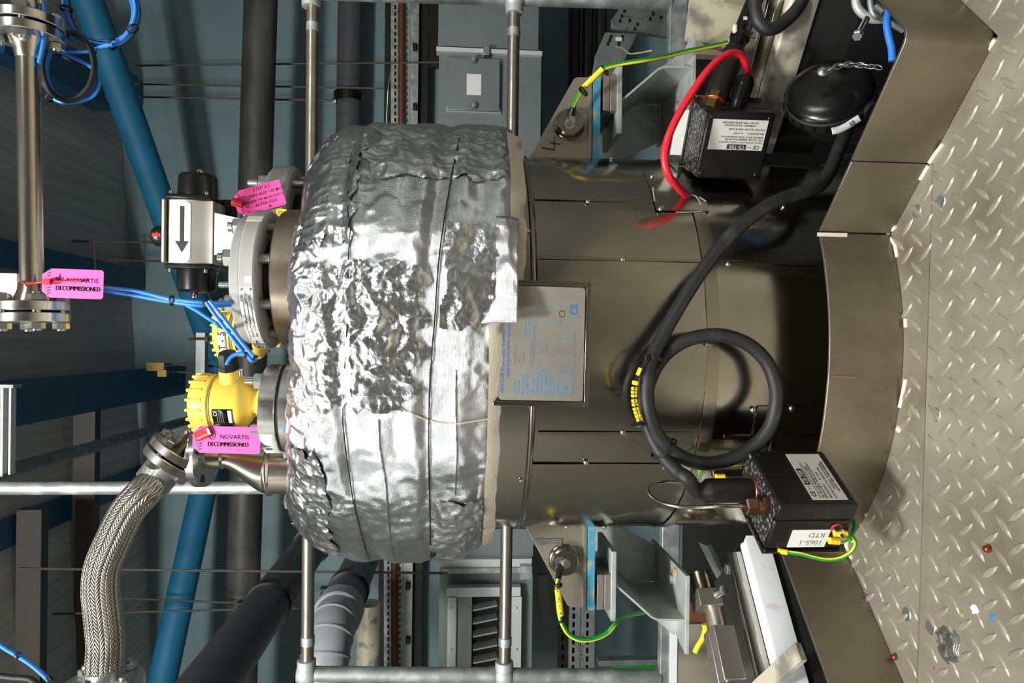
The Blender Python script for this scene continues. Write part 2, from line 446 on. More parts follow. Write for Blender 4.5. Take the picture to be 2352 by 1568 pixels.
# braces that meet at the far wall, and the shadow-casting pipes
bn = P(519, 885, 4.88)
for k, (q, lab) in enumerate(((P(134, -190, 3.72), 'bright blue tubular brace running up behind the blue cable coils'), (P(335, 1740, 4.02), 'bright blue tubular brace running up beside the braided hose'))):
    t = thing('wall_brace', lab, 'brace', bn, 'blue tubular wall braces')
    cyl('tube', bn, q, .082, 'brace_blue', t, n=32); cyl('end_ring', bn, bn + (q - bn).normalized() * .05, .095, 'beam_blue', t)
    box('foot_plate', bn + V((.1 if k == 0 else -.1, .09, 0)), (.2, .04, .3), 'beam_blue', t)
tag(cyl('drain_pipe', P(607, -260, 4.26), P(545, 1800, 4.26), .098, 'iron_pipe', n=40), 'thick dark iron pipe crossing the hall behind the pink tags', 'pipe')
# grey plastic pipe on the wall
pw = thing('waste_pipe', 'dark grey plastic pipe along the far wall above the slotted channel', 'pipe', P(806, 0, 4.79))
cyl('pipe', P(810, -260, 4.79), P(785, 1250, 4.79), .086, 'pvc_dark', pw, n=36)
for x, y in ((800, 224),):
    c = P(x, y, 4.79); lathe('clamp', ringp(.085, .098, -.03, .03), axm(c, (1, 0, 0)), 'dark_steel', pw, n=36)
cyl('hanger_nut', P(764, 231, 4.75), P(772, 231, 4.75), .016, 'zinc_dull', pw, n=6)
# grey pipes that come forward on the far side of the hose
def pipe_fwd(X, zr_, y0, y1, r): return (V((X, y0, rel(zr_))), V((X, y1, rel(zr_))))
pa = thing('waste_pipe', 'dark grey plastic pipe slanting out of the dark beside the blue brace', 'pipe', (-1.32, 3, rel(.94)))
a, b = pipe_fwd(-1.32, .94, 4.7, 2.0, .108); cyl('pipe', a, b, .108, 'pvc_dark', pa, n=40)
lathe('socket', ringp(.106, .124, 0, .12, .006), axm((-1.32, 4.45, rel(.94)), (0, 1, 0)), 'pvc_dark', pa, n=40)
lathe('clamp', ringp(.106, .117, 0, .05), axm((-1.32, 3.45, rel(.94)), (0, 1, 0)), 'dark_steel', pa, n=40)
for s in (-1, 1): box('clamp_ear', (-1.32 + s * .012, 3.475, rel(1.07)), (.006, .04, .04), 'dark_steel', pa)
pb = thing('waste_pipe', 'grey plastic pipe with pale swept bend and socket near the railing corner', 'pipe', (-1.09, 3, rel(.475)))
XB, ZB = -1.085, .475
a, b = pipe_fwd(XB, ZB, 4.7, 2.76, .08); cyl('pipe', a, b, .08, 'pvc_dark', pb, n=40)
lathe('clamp', ringp(.078, .09, 0, .045), axm((XB, 2.98, rel(ZB)), (0, 1, 0)), 'dark_steel', pb, n=40)
for s in (-1, 1): box('clamp_ear', (XB + s * .012, 3.0, rel(ZB) + .1), (.006, .035, .035), 'dark_steel', pb)
lathe('socket', ringp(.078, .096, 0, .09, .006), axm((XB, 2.72, rel(ZB)), (0, 1, 0)), 'pvc_light', pb, n=40)
bend = [V((XB, 2.75, rel(ZB)))]
for i in range(9):
    t = i / 8 * PI / 2
    bend.append(V((XB - .17 * (1 - math.cos(t)), 2.68 - .17 * math.sin(t), rel(ZB) + .01 * i / 8)))
bend.append(bend[-1] + V((-.05, 0, 0)))
MB().tube(bend, .086, 36).build('bend', 'pvc_light', pb, smooth=50)
for i in (2, 4, 6):
    d_ = (bend[i + 1] - bend[i - 1]); lathe('rib', ringp(.08, .0905, -.004, .004), axm(bend[i], d_), 'pvc_light', pb, n=36)
e = bend[-1]
lathe('socket', ringp(.08, .1, 0, .06, .006), axm(e, (-1, 0, 0)), 'pvc_light', pb, n=40)
cyl('spigot', e + V((-.05, 0, 0)), e + V((-.6, 0, 0)), .092, 'pvc_light', pb, n=40)
tag(cyl('stub_pipe', P(848, 1385, 4.3), P(838, 1800, 4.3), .074, 'cream_paint', n=28), 'cream pipe lit in the gap beside the pale plastic bend', 'pipe')

# slotted channel with brown pipe
def perf(mb, L_, W_, slots, sw, sh, M_, t=.003):
    """flat strip with one row of slots, local x along, y across"""
    xs = [0.0]; holes = []
    p = L_ / slots
    for i in range(slots):
        xs += [p * i + (p - sw) / 2, p * i + (p + sw) / 2]; holes.append(len(xs) - 2)
    xs.append(L_)
    ys = [-W_ / 2, -sh / 2, sh / 2, W_ / 2]
    vs = [(x, y, 0) for x in xs for y in ys]; fs = []
    hs = set(holes)
    for i in range(len(xs) - 1):
        for j in range(3):
            if j == 1 and i in hs: continue
            fs.append((i * 4 + j, (i + 1) * 4 + j, (i + 1) * 4 + j + 1, i * 4 + j + 1))
    return mb.add(vs, fs, M_)
for k, (ya, yb) in enumerate(((-250, 420), (1150, 1800))):
    d = 4.82
    t = thing('cable_channel', ['slotted galvanised channel with a brown pipe in it beside the duct hatch', 'slotted galvanised channel with a brown pipe in it beside the louvre'][k], 'channel', P(940, (ya + yb) / 2, d), 'slotted channel runs on the far wall')
    xo = 0 if k == 0 else -16
    def seg(name, xa, xb, dep, mat_):
        a = P((xa + xb) / 2 + xo, ya, dep); b = P((xa + xb) / 2 + xo, yb, dep); c = (a + b) / 2
        return box(name, c, ((a - b).length, .05, S(xb - xa, dep)), mat_, t)
    a = P(908 + xo, yb, d - .03); b = P(908 + xo, ya, d - .03)
    perf(MB(), (b - a).length, S(20, d), 44, .028, .013, fr(a, b - a, (0, 0, 1))).build('slotted_side', 'galv', t, smooth=0)
    seg('rear_lip', 885, 898, d + .05, 'black')
    a = P(922 + xo, yb, d - .06); b = P(922 + xo, ya, d - .06); cyl('brown_pipe', a, b, .024, 'copper_dull', t)
    a = P(934 + xo, yb, d - .03); b = P(934 + xo, ya, d - .03)
    perf(MB(), (b - a).length, S(14, d), 44, .028, .018, fr(a, b - a, (0, 0, 1))).build('slotted_side', 'galv', t, smooth=0)
    seg('flat_side', 941, 962, d, 'galv')
    seg('dark_gap', 963, 984, d + .06, 'black')
    for y in ((108, 245) if k == 0 else (1345, 1470)):
        c = P(953 + xo, y, d - .04); box('cable_clip', c, (.05, .03, .03), 'black', t, bevel=.006)
tag(prism('gusset_bracket', [(0, 0), (.16, 0), (.07, -.55), (0, -.55)], .02, fr(P(985, 155, 4.7), (0, 0, -1), (-1, 0, 0)), 'dark_steel'), 'dark steel wedge bracket between the slotted channel and the duct', 'bracket')

# thin hanger rods
rods = [((196, 152), (1008, 143), 4.48), ((196, 191), (882, 203), 4.48), ((196, 220), (768, 231), 4.48),
        ((0, 551), (385, 557), 4.3), ((217, 556), (220, 640), 4.3), ((240, 597), (540, 603), 4.4), ((375, 836), (600, 846), 4.3), ((380, 853), (600, 862), 4.3),
        ((40, 1305), (1030, 1316), 3.4), ((270, 1373), (640, 1388), 4.05), ((60, 1411), (770, 1394), 3.9)]
rlab = ['dark hanger rod uppermost in the frame, crossing both the iron pipe and the plastic pipe', 'second hanger rod behind the thick iron pipe', 'hanger rod ending at the clamp of the dark plastic pipe',
        'thin tie rod crossing behind the flanged pipe', 'short cross rod joining tie rods beyond the flanged pipe', 'thin tie rod behind the actuator', 'thin rod above the yellow transmitter with the cable gland', 'second thin rod just under the first one above the yellow transmitter',
        'long thin rod crossing from the roof to the louvre duct', 'thin rod behind the braided hose, between two longer rods', 'long thin rod ending at the pale plastic bend']
for (a, b, d), lb in zip(rods, rlab):
    tag(cyl('hanger_rod', P(*a, d), P(*b, d), .0062, 'purlin', n=8), lb, 'rod', 'thin hanger rods')
st = thing('strut_channel', 'spotted galvanised strut with a threaded rod behind the yellow transmitters', 'strut', P(463, 860, 4.2))
a, b = P(463, 764, 4.2), P(463, 975, 4.2); box('channel', (a + b) / 2, ((a - b).length, .05, .052), 'galv', st)
cyl('threaded_rod', P(434, 778, 4.15), P(540, 778, 4.15), .007, 'brass', st, n=8)
hexn('nut', P(471, 778, 4.14), (0, 0, -1), .02, .02, 'zinc_dull', st)
gb = thing('rod_clamp', 'small gold coloured clamp holding two rods on the deep blue beam', 'clamp', P(370, 850, 4.2))
box('plate', P(358, 842, 4.2), (.05, .02, .1), 'brass', gb); box('jaw', P(374, 857, 4.17), (.04, .03, .05), 'brass', gb)

# duct with inspection hatch
DD = 3.6
dt = thing('duct', 'grey sheet metal duct with an inspection hatch', 'duct', P(1124, 120, DD))
def rect(name, x0, y0, x1, y1, d, th, mat_, par, bevel=0):
    a = P((x0 + x1) / 2, (y0 + y1) / 2, d)
    return box(name, a + V((0, th / 2, 0)), (S(y1 - y0, d), th, S(x1 - x0, d)), mat_, par, bevel=bevel)
rect('duct_body', 1006, 118, 1241, 640, DD, .5, 'duct', dt)
rect('duct_body', 1009, -260, 1239, 110, DD + .02, .46, 'duct', dt)
rect('flange_strip', 1003, 112, 1246, 122, DD - .03, .06, 'duct_pale', dt)
rect('clip', 1110, 104, 1125, 126, DD - .05, .04, 'zinc_dull', dt, bevel=.003)
hd = rect('hatch', 1028, 133, 1148, 254, DD - .035, .035, 'duct', dt, bevel=.003)
rect('hatch_edge', 1026, 247, 1150, 257, DD - .02, .02, 'duct_pale', dt)
rect('sticker', 1072, 170, 1105, 218, DD - .037, .003, 'label_white', hd)
for y in (136, 242):
    c = P(1088, y, DD - .05); lathe('latch_knob', [(.016, 0), (.018, .006), (.012, .014), (.0005, .015)], axm(c, (0, -1, 0)), 'zinc_dull', hd, n=18)
# louvre duct
lv = thing('louvre_duct', 'pale framed air louvre on a galvanised duct end', 'louvre', P(1115, 1430, DD))
rect('duct_body', 1008, 1215, 1222, 1760, DD + .06, .4, 'duct', lv)
rect('flange_strip', 1008, 1284, 1222, 1302, DD + .02, .06, 'duct_pale', lv)
rect('flange_strip', 1014, 1305, 1216, 1316, DD + .0, .06, 'galv', lv)
rect('corner_bracket', 1195, 1300, 1222, 1330, DD - .02, .06, 'galv', lv)
for (x0, y0, x1, y1) in ((1026, 1349, 1196, 1370), (1026, 1370, 1046, 1760), (1146, 1370, 1196, 1760)):
    rect('frame_bar', x0, y0, x1, y1, DD - .02, .05, 'duct_pale', lv)
rect('inner_frame', 1047, 1371, 1082, 1760, DD + .0, .03, 'pvc_light', lv)
rect('dark_back', 1082, 1371, 1146, 1760, DD + .05, .005, 'black', lv)
for i in range(9):
    y = 1390 + i * 30
    a = P(1086, y + 5, DD + .02); b = P(1141, y - 6, DD + .02)
    box('blade', (0, 0, 0), ((a - b).length, .07, .008), 'duct_pale', lv, M=fr((a + b) / 2, b - a, (0, 1, .35)))
for y in (1395, 1490): 
    for x in (1036, 1187): screw(P(x, y, DD - .02), (0, -1, 0), .006, lv)
# wall below the duct: cable runs and trays
for k, (x0, x1) in enumerate(((1306, 1332), (1338, 1362), (1368, 1392))):
    d = 4.3
    tag(box('cable_run', (P((x0 + x1) / 2, 60, d)), (1.6, .1, S(x1 - x0, d)), 'black', bevel=.02), ['black cable run next to the duct', 'middle black cable run behind the trays', 'black cable run nearest the curved tray'][k], 'cables', 'black cable runs')
tag(rect('wall_panel', 1246, 60, 1304, 700, 4.9, .05, 'wall_paint', None), 'pale blue wall strip beside the duct', 'panel')
def tray(name, pts, d, lab, holes, rot=0):
    t = thing(name, lab, 'cable tray', P(*pts[0], d))
    q = [P(x, y, d) for x, y in pts]; c = sum(q, V((0, 0, 0))) / len(q)
    prism('tray_sheet', [((p - c).x, (p - c).z) for p in q], .02, fr(c, (1, 0, 0), (0, 0, 1)), 'galv_dark', t, bevel=.003)
    for x, y in holes:
        p = P(x, y, d - .022); box('slot', p, (.012, .004, .008), 'black', t)
    return t
ct1 = tray('cable_tray', [(1425, 18), (1402, 50), (1402, 70), (1540, 92), (1545, 18)], 2.6, 'galvanised perforated tray with marker scrawl beside the galvanised post', [(1434, 25), (1428, 37), (1424, 48), (1446, 47), (1464, 56), (1458, 66), (1500, 31), (1493, 43), (1518, 40)])
tube('marker_scrawl', [P(x, y, 2.576) for x, y in ((1418, 60), (1424, 64), (1434, 66), (1440, 62), (1436, 69))], .0022, 'ink_faint', ct1, n=5, sm=4)
tube('marker_scrawl', [P(x, y, 2.576) for x, y in ((1432, 36), (1452, 36), (1474, 44))], .0022, 'ink_faint', ct1, n=5, sm=4)
ct2 = tray('cable_tray', [(1388, 79), (1463, 82), (1434, 140), (1420, 190), (1356, 190), (1366, 130)], 2.5, 'curved galvanised tray end with a white sticker behind the green earth wire', [(1403, 84), (1400, 92), (1396, 100), (1429, 84), (1421, 101)])
q = P(1421, 90, 2.47); box('sticker', q, (.013, .003, .024), 'label_white', ct2)
tag(tube('string', [P(x, y, 2.4) for x, y in ((1413, 107), (1432, 113), (1445, 123), (1465, 122), (1497, 116))], .003, 'caulk', n=6), 'loose beige string caught on the curved tray', 'string')
d = 3.8
tr = thing('cable_tray', 'long slotted galvanised tray passing below the louvre duct', 'cable tray', P(1330, 1480, d))
a = P(1289, 1700, d); b = P(1294, 1385, d)
perf(MB(), (b - a).length, S(24, d), 14, .03, .012, fr(a, b - a, (0, 0, 1))).build('slotted_side', 'dark_steel', tr, smooth=0)
for x in (1318, 1350):
    a = P(x - 4, 1700, d + .01); b = P(x, 1385, d + .01)
    perf(MB(), (b - a).length, S(34, d), 16, .03, .014, fr(a, b - a, (0, 0, 1))).build('slotted_side', 'galv_dark', tr, smooth=0)
txt('SWIFTS', fr(P(1332, 1520, d - .005), (1, 0, 0), (0, 0, 1)), .045, 'ink_faint', tr)
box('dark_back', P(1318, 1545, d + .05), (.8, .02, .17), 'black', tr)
tag(prism('wedge_bracket', [(0, 0), (.05, 0), (.02, -.32), (-.04, -.32)], .03, fr(P(1248, 1455, 3.7), (0, 0, -1), (-1, 0, 0)), 'black'), 'black tapered bracket between the louvre duct and the slotted tray', 'bracket')
gl = thing('cable_ladder', 'ladder edge with green cables low on the far wall', 'cable tray', P(1450, 1525, 3.8))
box('edge', P(1445, 1516, 3.8), (.03, .06, .36), 'galv_dark', gl)
for i in range(3): cyl('green_cable', P(1405, 1526 + 5 * i, 3.82), P(1515, 1526 + 5 * i, 3.82), .008, 'wire_green', gl, n=8)
tag(rect('service_panel', 1552, 1428, 1720, 1760, 2.3, .04, 'tan_wall', None), 'beige panel in the dark corner under the railing', 'panel')
tag(rect('service_panel', 1582, -200, 1700, 130, 2.3, .04, 'tan_wall', None), 'beige panel behind the cream bracket and conduit', 'panel')
tag(box('shade_panel', (0, 2.4, -.80), (2.6, .06, 1.35), 'void_shade'), 'black sheet added to give the shade under the railing behind the vessel', 'panel')  # near black sheet stands in for the shade below the railing

# ================================================================ railing behind the vessel
RD = 1.97
rl = thing('hand_railing', 'tubular steel hand railing with two rails behind the foil wrapped vessel', 'railing', P(1510, 784, RD))
rr_ = .0175
def on(x, y): return P(x, y, RD)
for (xa, xb) in ((719, 706), (1181, 1159)):
    cyl('rail', on(xa, 3), on(xb, 1545), rr_, 'rail_steel', rl, n=24)
    for xx, yy in (((xa, 64) if xa < 900 else (1180, 76)), (xb + 1, 1470 if xa < 900 else 1472)):
        c = on(xx, yy); cyl('joint_sleeve', c + V((-.012, 0, 0)), c + V((.012, 0, 0)), rr_ * 1.1, 'galv', rl)
cyl('post', on(700, 1547), on(1515, 1553), .0212, 'galv', rl); cyl('post', on(640, -20), on(1540, 6), .0212, 'galv', rl)
for x, y in ((704, 1547), (1158, 1550), (715, -16), (1182, 0)):
    c = on(x, y)
    MB().lathe([(.0005, -.03), (.02, -.026), (.03, -.012), (.0315, 0), (.03, .012), (.02, .026), (.0005, .03)], axm(c, (0, 0, 1)), 24).build('ball_joint', 'galv_cast', rl, smooth=60)
    lathe('collar', ringp(.018, .026, 0, .04), axm(c, (-1 if y < 700 else 1, 0, 0)), 'galv_cast', rl)
tag(cyl('scaffold_tube', P(-60, 1121, 1.93), P(740, 1119, 1.93), .0178, 'galv', n=24), 'upright galvanised tube beyond the braided hose', 'tube')
# beam that carries the railing
ba = on(1559, -200); bb = on(1530, 1760)
kb = thing('support_beam', 'galvanised support beam below the railing, ending beyond both brackets', 'beam', (ba + bb) / 2)
box('channel', (0, 0, 0), ((ba - bb).length, .03, .054), 'galv', kb, M=fr((ba + bb) / 2, ba - bb, (0, 1, 0)), bevel=.003)
a = on(1541, 1428); b = on(1541, 1760)
box('white_edge', (a + b) / 2 + V((0, -.018, 0)), ((a - b).length, .004, .022), 'white_clean', kb)
# ================================================================ floor of chequer plate with its cut-out
KR = .487; KH = .119; KT = .005
t_r = .377; t_l = -.826
def arc(R, a0, a1, n=28): return [V((R * math.sin(a0 + (a1 - a0) * i / n), DT - R * math.cos(a0 + (a1 - a0) * i / n), 0)) for i in range(n + 1)]
c_r = arc(KR, t_r, t_r, 1)[0]; c_l = arc(KR, t_l, t_l, 1)[0]
w1 = FL(2135, 375); w2 = FL(2292, 82); w3 = FL(2200, -6); w3 = w2 + (w3 - w2) * 3.0
l1 = FL(2076, 1568); l1 = c_l + (l1 - c_l) * 2.2
edge = [w3, w2, w1] + arc(KR, t_r, t_l) + [l1]
fl = thing('floor', None, None, (0, .6, 0)); fl['kind'] = 'structure'
JD = 1.003
ja, jb = FL(2141, 395), FL(2108, 1500); jm = (jb.y - ja.y) / (jb.x - ja.x)
def jy(x): return ja.y + (x - ja.x) * jm
# two plates: the strip next to the kick plates and the large near plate
TK = .006
def split_poly():
    near, far = [], []
    pts = edge
    # far strip : between the cut-out edge and the joint line, from the wing (w1) to the far end l1
    idx = 2
    far = [p for p in pts[idx:]]
    xl_ = l1.x
    dl = l1 - c_l; tt = (jy(c_l.x) - c_l.y) / (dl.y - jm * dl.x); xi = c_l + dl * tt
    far = far[:-1] + [xi, V((w1.x - .003, jy(w1.x), 0))]
    near = [xi + V((0, -.0016, 0)), l1, V((l1.x, -2.2, 0)), V((2.2, -2.2, 0)), V((2.2, w3.y, 0))] + [w3, w2, w1] + [V((w1.x - .003, jy(w1.x) - .0016, 0))]
    return near, far
near_p, far_p = split_poly()
def inside(p, poly):
    c = False; n = len(poly)
    for i in range(n):
        a, b = poly[i], poly[(i + 1) % n]
        if (a.y > p[1]) != (b.y > p[1]) and p[0] < (b.x - a.x) * (p[1] - a.y) / (b.y - a.y) + a.x: c = not c
    return c
def poly_dist(p, poly):
    best = 9; q = V((p[0], p[1], 0)); n = len(poly)
    for i in range(n):
        a, b = poly[i], poly[(i + 1) % n]; ab = b - a
        t = max(0, min(1, (q - a).dot(ab) / max(ab.length_squared, 1e-9))); best = min(best, (q - a - ab * t).length)
    return best
PP = .043
o0 = FL(2166, 1266)
def lozenges(poly, name, par):
    mb = MB()
    L_, W_, Hh = .0185, .0047, .0019
    for i in range(-46, 46):
        for j in range(-40, 12):
            for q in (0, 1):
                x = o0.x + (i + .5 * q) * PP; y = o0.y + (j + .5 * q) * PP
                if abs(x) > .95 or y > 1.4 or y < .1: continue
                if not inside((x, y), poly): continue
                if poly_dist((x, y), poly) < .008: continue
                a = math.radians(48 if q else -48); ca, sa = math.cos(a), math.sin(a)
                R_ = Matrix(((ca, -sa, 0, x), (sa, ca, 0, y), (0, 0, 1, .0002), (0, 0, 0, 1)))
                out = [(-L_, 0), (-L_ * .55, -W_ * .8), (0, -W_), (L_ * .55, -W_ * .8), (L_, 0), (L_ * .55, W_ * .8), (0, W_), (-L_ * .55, W_ * .8)]
                vs = [(u, v, 0) for u, v in out] + [(u * .72, v * .55, Hh) for u, v in out]
                fs = [(k, (k + 1) % 8, 8 + (k + 1) % 8, 8 + k) for k in range(8)] + [list(range(8, 16))]
                mb.add(vs, fs, R_)
    o = mb.build(name, 'lozenge', par, smooth=0); o['kind'] = 'stuff'
    return o
for nm, poly in (('near_plate', near_p), ('edge_plate', far_p)):
    o = MB().prism([(p.x, p.y) for p in poly], TK, None, -TK).build('chequer_plate', 'plate_floor', fl, smooth=0)
    lozenges(poly, 'raised_lozenges', o)
# countersunk screws
for x, y in ((2105, 485), (2160, 463), (2097, 948), (2149, 952), (2137, 1440), (2082, 1410)):
    p = FL(x, y); s_ = lathe('countersunk_screw', [(.0005, .0006), (.003, .0004), (.0095, .0011), (.0105, .0001)], axm(p, (0, 0, 1)), 'zinc_dull', fl, n=24)
# white sealant where plate and kick board meet
def bead(pts, r=.0032): tube('sealant_bead', [p + V((0, 0, .001)) for p in pts], r, 'caulk', fl, n=7, sm=4)
bead([FL(2288, 90), FL(2268, 118), FL(2250, 142)]); bead([FL(2168, 330), FL(2148, 356), FL(2136, 374)]); bead([FL(2134, 380), FL(2115, 412)])
bead([FL(2060, 520), FL(2041, 538), FL(2056, 560), FL(2062, 590)]); bead([FL(2081, 732), FL(2082, 752)]); bead([FL(2082, 870), FL(2076, 900), FL(2068, 935)])
bead([FL(1960, 1222), FL(1945, 1247), FL(1958, 1282)], .004)
# ---- kick boards
kb_ = thing('kick_board', 'stainless kick board folded and curved round the vessel opening', 'kick board', (0, 1.05, 0))
def wall_strip(name, pts, h, t, z0=0.0):
    mb = MB(); n = len(pts)
    nr = []
    for i in range(n):
        a = pts[max(i - 1, 0)]; b = pts[min(i + 1, n - 1)]; d_ = (b - a).normalized(); nr.append(V((-d_.y, d_.x, 0)))
    vs = []
    for i, p in enumerate(pts):
        q = p + nr[i] * t
        vs += [V((p.x, p.y, z0)), V((p.x, p.y, z0 + h)), V((q.x, q.y, z0 + h)), V((q.x, q.y, z0))]
    fs = []
    for i in range(n - 1):
        for k in range(4): fs.append((i * 4 + k, i * 4 + (k + 1) % 4, (i + 1) * 4 + (k + 1) % 4, (i + 1) * 4 + k))
    fs.append((0, 1, 2, 3)); fs.append(((n - 1) * 4 + 3, (n - 1) * 4 + 2, (n - 1) * 4 + 1, (n - 1) * 4))
    mb.add(vs, fs); return mb.build(name, 'kick', kb_, smooth=30, bevel=.0009)
def rc(a, b, c, r=.012, n=6):
    u = (a - b).normalized(); v = (c - b).normalized()
    return [(1 - t) ** 2 * (b + u * r) + 2 * t * (1 - t) * b + t * t * (b + v * r) for t in [i / n for i in range(n + 1)]]
wg = w1 + (c_r - w1).normalized() * .0016
wall_strip('side_panel', [w3] + rc(w3, w2, w1, .02) + [w1], KH, -KT)
wall_strip('corner_panel', [wg, c_r - (c_r - wg).normalized() * .001], KH, -KT)
cv = arc(KR, t_r, t_l, 40)
wall_strip('curved_panel', [cv[0] + (cv[1] - cv[0]) * .05] + cv[1:], KH, -KT)
wall_strip('far_panel', [c_l, l1], KH, -KT)
a = P(1878, 537, c_r.y - .004); b = P(1945, 541, c_r.y - .004)
box('weld_strip', (a + b) / 2, (.006, .0025, (a - b).length), 'caulk', kb_)
p = CY(1912, 864, KR + .0006); q = CY(1965, 866, KR + .0006); tube('stain_mark', [p, (p + q) / 2, q], [.0032, .0028, .0015] if False else .0016, 'stain', kb_, n=6, sm=0)
# ---- bits lying on the floor
def flake(name, x, y, r, mat_, lab, cat, h=.0015, n=9, seed=1):
    rnd = random.Random(seed); c = FL(x, y)
    pts = [(c.x + r * (1 + .35 * (rnd.random() - .5)) * math.cos(2 * PI * i / n), c.y + r * (1 + .5 * (rnd.random() - .5)) * math.sin(2 * PI * i / n)) for i in range(n)]
    mb = MB(); vs = [(x_, y_, .0003) for x_, y_ in pts] + [(c.x + (x_ - c.x) * .6, c.y + (y_ - c.y) * .6, h * (0.6 + .8 * rnd.random())) for x_, y_ in pts] + [(c.x, c.y, h * .8)]
    fs = [(i, (i + 1) % n, n + (i + 1) % n, n + i) for i in range(n)] + [(n + i, n + (i + 1) % n, 2 * n) for i in range(n)] + [list(range(n))[::-1]]
    return tag(mb.add(vs, fs).build(name, mat_, smooth=0), lab, cat)
flake('foil_scrap', 2178, 1480, .026, 'foil_woven', 'crumpled silver foil scrap flattened on the chequer plate', 'foil scrap', .004, 16, 3)
flake('paint_flake', 2279, 1417, .0045, 'speck_blue', 'small bright blue paint flake on the chequer plate', 'flake', .001, 8, 4)
flake('paper_scrap', 2240, 1400, .007, 'tape_white', 'small white paper scrap near the blue flake', 'scrap', .003, 9, 5)
flake('grit', 2210, 1411, .0035, 'debris', 'brown grit speck between foil scrap and paper scrap', 'grit', .003, 7, 6)
flake('grit', 2064, 985, .006, 'caulk', 'pale chipped sealant crumb at the foot of the curved kick board', 'crumb', .003, 8, 8)
c = FL(2274, 1260); tag(MB().lathe([(.0004, .0003), (.003, .0007), (.0052, .004), (.0038, .0078), (.0004, .009)], axm(c, (0, 0, 1)), 16).build('copper_bead', 'speck_copper', smooth=60), 'round copper coloured bead lying on the chequer plate', 'bead')
c = FL(2059, 1508); tag(MB().lathe([(.0004, .0003), (.004, .001), (.005, .004), (.003, .007), (.0004, .0075)], axm(c, (0, 0, 1)), 12).build('copper_bead', 'speck_copper', smooth=60), 'rusty copper bead wedged at the end of the straight kick board', 'bead')
flake('grit', 1988, 1178, .007, 'debris', 'yellow green crumb on the plate under the black box', 'crumb', .004, 9, 11)
for i, (x, y, m_, lb) in enumerate(((2016, 1385, 'speck_blue', 'tiny blue fleck near the straight kick board'), (2028, 1378, 'marker_yellow', 'tiny yellow fleck near the straight kick board'), (1992, 1365, 'speck_copper', 'tiny orange fleck against the straight kick board'), (2146, 1535, 'tie_red', 'tiny red fleck by the plate joint'), (2335, 1098, 'debris', 'tiny tan crumb near the plate edge'))):
    flake('fleck', x, y, .0022, m_, lb, 'fleck', .001, 6, 20 + i)

# ================================================================ vessel
TR = .393
vs_ = thing('process_vessel', 'stainless steel clad process vessel standing in the floor opening', 'vessel', (0, DT, -.35))
lathe('core', [(TR - .008, -.55), (TR - .008, .86), (TR - .05, .90), (.25, .925)], Matrix.Translation((0, DT, 0)), 'clad', vs_, n=96)
def shell(name, a0, a1, z0, z1, R, mat_, t=.0016, n=36, par=None, wob=0.0, sd=0.0):
    mb = MB(); nz = 10; vs = []; fs = []
    for s_, RR in ((0, R), (1, R - t)):
        for i in range(n + 1):
            a = a0 + (a1 - a0) * i / n
            for k in range(nz + 1):
                z = z0 + (z1 - z0) * k / nz
                r = RR + wob * (noise.noise(V((a * 3.1 + sd, z * 6, sd))) )
                vs.append((r * math.sin(a), DT - r * math.cos(a), z))
    o_ = (n + 1) * (nz + 1); m = nz + 1
    for i in range(n):
        for k in range(nz):
            q = (i * m + k, (i + 1) * m + k, (i + 1) * m + k + 1, i * m + k + 1)
            fs.append(q); fs.append(tuple(o_ + w_ for w_ in q)[::-1])
    for i in range(n):
        fs.append((i * m, o_ + i * m, o_ + (i + 1) * m, (i + 1) * m)); fs.append((i * m + nz, (i + 1) * m + nz, o_ + (i + 1) * m + nz, o_ + i * m + nz))
    for k in range(nz):
        fs.append((k, k + 1, o_ + k + 1, o_ + k)); b = n * m; fs.append((b + k, o_ + b + k, o_ + b + k + 1, b + k + 1))
    return mb.add(vs, fs).build(name, mat_, par or vs_, smooth=40)
z_sw = CY(1226, 784, TR).z; z_s0 = CY(1622, 784, TR).z; z_s1 = CY(1652, 784, TR).z
a_ = [TH(y, TR, 1400) for y in (460, 597, 993, 1062)]
full = PI * .78
eps = .004
shell('collar_panel', -full, TH(760, TR, 1200), z_sw + .002, .74, TR + .0016, 'clad_upper', wob=.002, sd=2.2)
shell('collar_panel', TH(760, TR, 1200) + .001, full, z_sw + .002, .74, TR + .0005, 'clad_upper', wob=.002, sd=5.2)
rng = [(-full, a_[3] - eps, .0020), (a_[3] - eps * .2, a_[2] + .012, .0002), (a_[2] - eps, a_[1] + eps, .0022), (a_[1] - .012, a_[0] + eps, .0006), (a_[0] - .012, full, .0020)]
for i, (q0, q1, dr) in enumerate(rng):
    if q1 < q0: q0, q1 = q1, q0
    shell('cladding_panel', q0, q1, z_s1 + .008, z_sw, TR + dr, 'clad', wob=.0024, sd=i * 3.7)
b_ = [TH(y, TR, 1750) for y in (604, 1003)]
for i, (q0, q1, dr) in enumerate(((-full, b_[1] - .004, .0002), (b_[1] - .012, b_[0] + .012, .0016), (b_[0] + .004, full, .0004))):
    if q1 < q0: q0, q1 = q1, q0
    shell('cladding_panel', q0, q1, -.55, z_s1 + .012, TR + dr, 'clad', wob=.0018, sd=20 + i * 3.7)
for y_, x0_, x1_ in ((597, 1236, 1615), (993, 1236, 1615), (606, 1662, 1880), (1001, 1662, 1880)):
    t_ = TH(y_, TR, (x0_ + x1_) / 2); shell('joint_strip', t_ - .007, t_ + .007, CY(x1_, y_, TR).z, CY(x0_, y_, TR).z, TR + .0042, 'stainless', .0014, 3)
